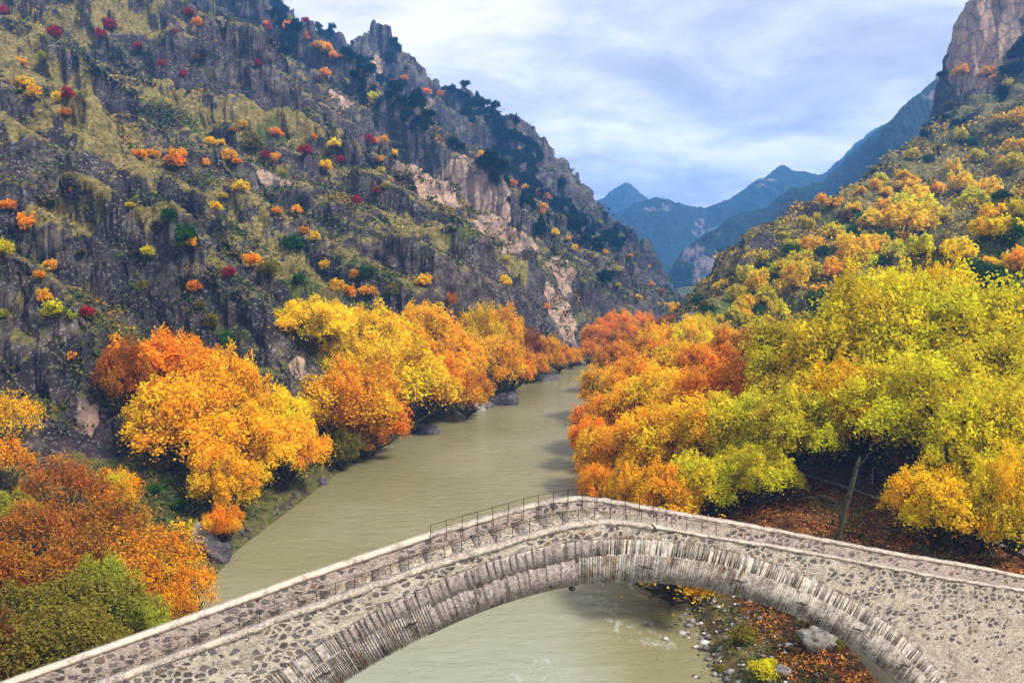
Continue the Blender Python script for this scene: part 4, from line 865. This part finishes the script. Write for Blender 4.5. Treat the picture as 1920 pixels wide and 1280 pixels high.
# ------------------------------------------------------------------ terrace path, information post
path_px = [(1250,800),(1400,850),(1500,880),(1590,905),(1690,938),(1800,982),(1930,1030),(2050,1080)]
pp, _ = hit(path_px); ss = np.linspace(0, len(pp)-1, 60); cl = np.stack([np.interp(ss, np.arange(len(pp)), pp[:, i]) for i in (0, 1)], 1)
ker = np.ones(9)/9; clp = np.r_[np.repeat(cl[:1], 4, 0), cl, np.repeat(cl[-1:], 4, 0)]; cl = np.stack([np.convolve(clp[:, i], ker, 'valid') for i in (0, 1)], 1)
t_ = np.gradient(cl, axis=0); t_ /= np.linalg.norm(t_, axis=1)[:, None]; n_ = np.stack([-t_[:, 1], t_[:, 0]], 1)
def ribbon(o0, o1, zo, nw=7, h=0.0):
    V = []
    for i in range(len(cl)):
        for k in range(nw):
            a = cl[i]+n_[i]*(o0+(o1-o0)*k/(nw-1)); V.append((a[0], a[1], 0))
    V = np.array(V); c0 = np.repeat(cl+n_*0, nw, 0); V[:, 2] = np.maximum.reduce([height(c0[:, 0]+dx, c0[:, 1]+dy) for dx, dy in ((0,0),(1.2,0),(-1.2,0),(0,1.2),(0,-1.2))])+zo
    idx = np.arange(len(V)).reshape(-1, nw); return V, np.stack([idx[:-1, :-1], idx[1:, :-1], idx[1:, 1:], idx[:-1, 1:]], -1).reshape(-1, 4)
mpth = MT('wet_path_setts'); f_ = mpth.vor(2.4, 'DISTANCE_TO_EDGE').outputs['Distance']
c_ = mpth.ramp(mpth.noise(1.2, 6, 0.7), [(0.35, (0.05, 0.032, 0.022)), (0.65, (0.15, 0.10, 0.07))]); c_ = mpth.mix(mpth.ramp(mpth.noise(9, 3, 0.7), [(0.60, 0.0), (0.66, 1.0)]), c_, (0.5, 0.28, 0.09, 1))
mpth.base(c_); mpth.bump(f_, 0.4, 0.03)
V, F = ribbon(-1.9, 1.9, 0.12); tag(link('path', np_mesh('path', V, F, mpth.m, True)), kind='structure')
mst = MT('grey_kerb'); mst.base(mst.ramp(mst.noise(6), [(0.3, (0.16, 0.14, 0.12)), (0.7, (0.34, 0.31, 0.28))]))
mb = MB()
for sgn in (-1,):
    A_, _F = ribbon(sgn*1.9, sgn*2.12, 0.2, 2); 
    for i in range(len(cl)-1):
        a, b, c, d = A_[2*i], A_[2*i+1], A_[2*i+3], A_[2*i+2]; dn = np.array([0, 0, 0.35])
        mb.box([a-dn, d-dn, c-dn, b-dn, a, d, c, b])
tag(link('path_edge', mb.mesh('path_edge', mst.m)), kind='structure')
ip = G(1677, 950); sc_ = ip[1]/FPX
post = empty('information_board', tuple(ip)); tag(post, 'slim grey information board with a red mark standing beside the terrace path', 'sign')
mg_ = MT('grey_metal'); mg_.base((0.32, 0.34, 0.38, 1)); mg_.b.inputs['Roughness'].default_value = 0.45
def bx(mb, x0, x1, y0, y1, z0, z1): mb.box([(x0,y0,z0),(x1,y0,z0),(x1,y1,z0),(x0,y1,z0),(x0,y0,z1),(x1,y0,z1),(x1,y1,z1),(x0,y1,z1)])
mb = MB(); bx(mb, -0.62, 0.95, -0.4, 0.4, -0.3, 0.14); link('base', mb.mesh('base', mst.m), post)
mb = MB(); bx(mb, -0.27, 0.27, -0.06, 0.06, 0.14, 1.95); link('panel', mb.mesh('panel', mg_.m), post)
for nm, c, (x0, x1, z0, z1) in (('header_strip', (0.75,0.78,0.85,1), (-0.2,0.2,1.62,1.84)), ('red_mark', (0.55,0.04,0.03,1), (0.0,0.2,0.95,1.15)), ('white_notice', (0.8,0.8,0.8,1), (-0.18,-0.02,0.45,0.95)), ('white_notice', (0.8,0.8,0.8,1), (0.02,0.12,0.6,0.85))):
    m_ = MT('sheet'); m_.base(c); mb = MB(); bx(mb, x0, x1, -0.072, -0.055, z0, z1); link(nm, mb.mesh(nm, m_.m), post)
lp = G(1635, 912); mb = MB(); mb.tube([(0,0,-0.1),(0,0,1.9),(0.1,-0.1,2.3)], [0.05,0.045,0.03], 6)
tag(link('path_post', mb.mesh('path_post', mg_.m)), 'thin pale metal post standing at the upper edge of the terrace path', 'post').location = tuple(lp)

# ------------------------------------------------------------------ rocks
mrk = MT('wet_boulder'); f_ = mrk.noise(0.9, 7, 0.7)
mrk.base(mrk.mix(mrk.ramp(mrk.noise(5, 4, 0.7), [(0.58, 0.0), (0.68, 0.7)]), mrk.ramp(f_, [(0.35, (0.022, 0.018, 0.024)), (0.65, (0.13, 0.11, 0.12))]), (0.4, 0.37, 0.36, 1))); mrk.bump(f_, 1.0, 0.4); mrk.b.inputs['Roughness'].default_value = 0.5
mrp = MT('pale_boulder'); f_ = mrp.noise(1.1, 7, 0.7); mrp.base(mrp.ramp(f_, [(0.35, (0.09, 0.08, 0.07)), (0.65, (0.42, 0.37, 0.32))])); mrp.bump(f_, 1.0, 0.3)
def ico(sub):
    bm = __import__('bmesh').new(); __import__('bmesh').ops.create_icosphere(bm, subdivisions=sub, radius=1); V = np.array([v.co[:] for v in bm.verts]); F = np.array([[v.index for v in f.verts] for f in bm.faces]); bm.free(); return V, F
IV, IF = ico(4); SV, SF = ico(1)
def rock_shape(V, seed, cut=0.25):
    rr = np.random.default_rng(seed); V = V.copy()
    for _ in range(9):
        n = rr.normal(size=3); n /= np.linalg.norm(n); d = V@n; lim = rr.uniform(0.45, 0.8); V -= np.maximum(d-lim, 0)[:, None]*n*0.9
    o = 1+cut*noise3(V[:, 0]*1.6+seed, V[:, 1]*1.6, V[:, 2]*1.6, seed)+0.10*noise3(V[:, 0]*5, V[:, 1]*5+seed, V[:, 2]*5, seed+1)
    return V*np.asarray(o)[:, None]
def boulder(px, py, rx_, rz_, d, mat, label, seed, z=0.0):
    p = P(px, py, d); R = rx_*d/FPX; h = rz_*d/FPX
    me = np_mesh('boulder', rock_shape(IV, seed)*np.array([R, R*0.8, h*1.3]), IF, mat, False)
    o = link('boulder', me); o.location = (p[0], p[1], z); tag(o, label, 'boulder', 'boulders at the water edge')
boulder(897,768,20,18,160,mrp.m,'pale angular boulder at the water edge below the amber trees', 3)
boulder(940,755,32,20,168,mrk.m,'broad dark boulder at the water edge right of the pale one', 4)
boulder(905,762,28,14,165,mrk.m,'low dark rock between the pale and the broad boulder', 14)
boulder(405,1062,38,30,77,mrk.m,'dark wet rounded rock by the near left bank and orange tree', 5)
boulder(375,1030,34,44,80,mrp.m,'pale rock outcrop above the dark wet rock on the near left bank', 6, 1.0)
boulder(600,912,18,8,106,mrk.m,'small low dark rock on the left shore under an amber tree', 7)
boulder(1075,692,16,8,235,mrk.m,'dark rock at the foot of the far left cliff in the river', 8)
boulder(1020,712,26,8,205,mrk.m,'long dark rock ledge on the far left shore', 9)
boulder(790,800,40,10,140,mrk.m,'flat dark shore rock under the orange trees', 10)
boulder(1295,1125,16,30,66,mrk.m,'tall black rock on the gravel under the bridge', 11)
boulder(1545,1225,60,26,52,mrp.m,'large flat grey boulder on the bank seen through the arch', 12, hz(*P(1545,1225,52)[:2]))
boulder(1470,1245,30,18,50,mrp.m,'grey boulder left of the large flat one, seen through the arch', 13, hz(*P(1470,1245,50)[:2]))
boulder(1620,1255,26,16,50,mrk.m,'dark boulder at right of the large flat one, seen through the arch', 16, hz(*P(1620,1255,50)[:2]))
# river gravel and small stones on the right shore: one mass
rgv = np.random.default_rng(77); VV, FF, aa = [], [], []; cnt = 0; kk = 0
while kk < 2600:
    y = rgv.uniform(40, 82); rxx, wl_, wr_ = river(0.0, y); edge = float(np.interp(y, RIV[:, 1], RIV[:, 0])+np.interp(y, RIV[:, 1], RWR))
    off = rgv.normal()*1.8+2.6
    if kk % 40 == 0: off = rgv.uniform(-4, 0)
    if off > 8: continue
    xx = edge+off; r = float(np.clip(rgv.lognormal(-2.0, 0.6), 0.05, 0.55)); zb_ = max(hz(xx, y), -0.25*r) if kk % 3 == 0 else max(0.02+max(off, 0)*0.17, -0.1)
    VV.append(rock_shape(SV, kk % 50, 0.3)*np.array([r, r*rgv.uniform(0.6, 1), r*rgv.uniform(0.4, 0.7)])+np.array([xx, y, zb_+r*0.2])); FF.append(SF+cnt); cnt += len(SV); aa.append(np.full(len(SF), rgv.random())); kk += 1
mgv = MT('river_gravel'); mgv.base(mgv.ramp(mgv.attr('v').outputs['Fac'], [(0.0, (0.05, 0.045, 0.045)), (1.0, (0.72, 0.68, 0.64)), (0.6, (0.2, 0.17, 0.16)), (0.85, (0.42, 0.38, 0.35))])); mgv.bump(mgv.noise(7, 4, 0.7), 0.6, 0.04)
tag(link('gravel', np_mesh('gravel', np.concatenate(VV), np.concatenate(FF), mgv.m, False, {'v': np.concatenate(aa)})), kind='stuff')

# ------------------------------------------------------------------ ground cover: tufts on the slopes, fallen leaves on the terrace
def scatter(name, n, sel, per, size_fn, seed, mat, spread, up, tilt, vfn):
    rs_ = np.random.default_rng(seed); ids = rs_.choice(np.nonzero(sel)[0], n)
    q = qq[ids]; c = V_T[ids]; sz = size_fn(q, rs_); C_ = np.repeat(c, per, 0)+rs_.normal(size=(n*per, 3))*np.repeat(sz*spread, per)[:, None]*np.array([1, 1, 0.45])
    Vv, Ff = leaf_quads(C_, np.repeat(sz, per), rs_, up, tilt)
    v = np.repeat(vfn(ids, rs_), per); b = rs_.random(n*per)
    tag(link(name, np_mesh(name, Vv, Ff, mat, False, {'v': v, 'b': b})), kind='stuff')
V_T = np.stack([VX, VY, VZ], 1)
ms_ = MT('scrub_and_grass_tufts'); a_ = ms_.attr('v').outputs['Fac']
c_ = ms_.ramp(a_, [(0.0, (0.022, 0.035, 0.012)), (1.0, (0.50, 0.40, 0.14)), (0.25, (0.055, 0.075, 0.016)), (0.5, (0.15, 0.15, 0.03)), (0.7, (0.26, 0.19, 0.06)), (0.85, (0.34, 0.26, 0.09))])
ms_.base(c_)
grsel = (GZ > 1.0) & (qq < 620) & (nz_ > 0.28) & (mp_ < 0.4)
def vf(ids, r): return np.clip(0.46+0.45*mg[ids]-0.38*mgr[ids]+r.normal(size=len(ids))*0.17-0.18*(noise2(GX[ids]/14, GY[ids]/14, 301) < 0), 0, 1)
scatter('ground_cover', 52000, grsel & (fbm2(GX/10, GY/10, 3, 300) > -0.1) & (nz_ > 0.45), 5, lambda q, r: 0.0012*q*r.uniform(0.6, 1.5, len(q))+0.06, 91, ms_.m, 1.5, 0.7, 0.9, vf)
mas = MT('autumn_scrub'); mas.base(mas.ramp(mas.attr('v').outputs['Fac'], [(0.0, (0.05, 0.045, 0.012)), (1.0, (0.90, 0.58, 0.015)), (0.3, (0.15, 0.13, 0.02)), (0.55, (0.36, 0.27, 0.03)), (0.78, (0.75, 0.42, 0.014))]))
asel = (rx > 0) & (dr > 12) & (GZ > 7) & (qq < 480) & (nz_ > 0.3) & (fbm2(GX/24, GY/24, 3, 340) > -0.05)
scatter('autumn_scrub', 17000, asel, 9, lambda q, r: 0.0017*q*r.uniform(0.6, 1.4, len(q))+0.05, 95, mas.m, 2.2, 0.6, 0.9, lambda ids, r: np.clip(0.5+0.6*noise2(GX[ids]/9, GY[ids]/9, 341)+0.16*r.normal(size=len(ids)), 0, 1))
mss = MT('mixed_scrub'); mss.base(mss.ramp(mss.attr('v').outputs['Fac'], [(0.0, (0.014, 0.030, 0.012)), (1.0, (0.50, 0.30, 0.03)), (0.3, (0.045, 0.075, 0.014)), (0.55, (0.13, 0.12, 0.022)), (0.72, (0.20, 0.10, 0.025)), (0.86, (0.42, 0.17, 0.015))]))
ssel = (rx < 0) & (dl > 4) & (GZ > 1.5) & (qq < 620) & (nz_ > 0.35) & (mg < 0.5) & (fbm2(GX/13, GY/13, 4, 350) > 0.06)
scatter('mixed_scrub', 22000, ssel, 11, lambda q, r: 0.0015*q*r.uniform(0.6, 1.5, len(q))+0.05, 96, mss.m, 2.6, 0.6, 0.9, lambda ids, r: np.clip(0.36+0.6*noise2(GX[ids]/11, GY[ids]/11, 351)+0.13*r.normal(size=len(ids)), 0, 1))
mfo = MT('far_oak_and_pine_wood'); mfo.base(mfo.ramp(mfo.attr('v').outputs['Fac'], [(0.0, (0.010, 0.030, 0.020)), (1.0, (0.40, 0.17, 0.02)), (0.6, (0.025, 0.055, 0.025)), (0.78, (0.06, 0.07, 0.02))]))
fsel = (rx < 0) & (GZ > 30) & (qq > 430) & (qq < 900) & (nz_ > 0.2) & (mp_ < 0.3) & (fbm2(GX/38, GY/38, 4, 370) > -0.05)
scatter('forest', 3400, fsel, 26, lambda q, r: 0.62*r.uniform(0.6, 1.4, len(q)), 97, mfo.m, 3.4, 0.6, 0.9, lambda ids, r: np.clip(0.35+0.35*noise2(GX[ids]/25, GY[ids]/25, 371)+0.2*r.normal(size=len(ids)), 0, 1))
mlf = MT('fallen_leaves'); mlf.base(mlf.ramp(mlf.attr('b').outputs['Fac'], [(0.0, (0.10, 0.03, 0.010)), (1.0, (0.75, 0.36, 0.03)), (0.5, (0.34, 0.10, 0.015)), (0.8, (0.55, 0.19, 0.02))]))
lsel = ((litter > 0.30) & (fbm2(GX/3.5, GY/3.5, 3, 360) > -0.12) & (qq < 130) & (GZ > 1.2))
scatter('fallen_leaves', 90000, lsel, 3, lambda q, r: 0.08*r.uniform(0.6, 1.6, len(q)), 92, mlf.m, 3.0, 1.2, 0.5, lambda ids, r: r.random(len(ids)))

# ------------------------------------------------------------------ air
hzm = bpy.data.materials.new('haze'); hzm.use_nodes = True; hn = hzm.node_tree.nodes; hl = hzm.node_tree.links; hn.clear()
ho = hn.new('ShaderNodeOutputMaterial'); hv = hn.new('ShaderNodeVolumePrincipled'); hv.inputs['Color'].default_value = (0.15, 0.45, 1.0, 1); hv.inputs['Density'].default_value = 0.00032; hv.inputs['Anisotropy'].default_value = 0.0
hl.new(hv.outputs[0], ho.inputs['Volume'])
mb = MB(); bx(mb, -2600, 2600, -300, 3300, -4.6, 462)
tag(link('haze', mb.mesh('haze', hzm)), kind='stuff')
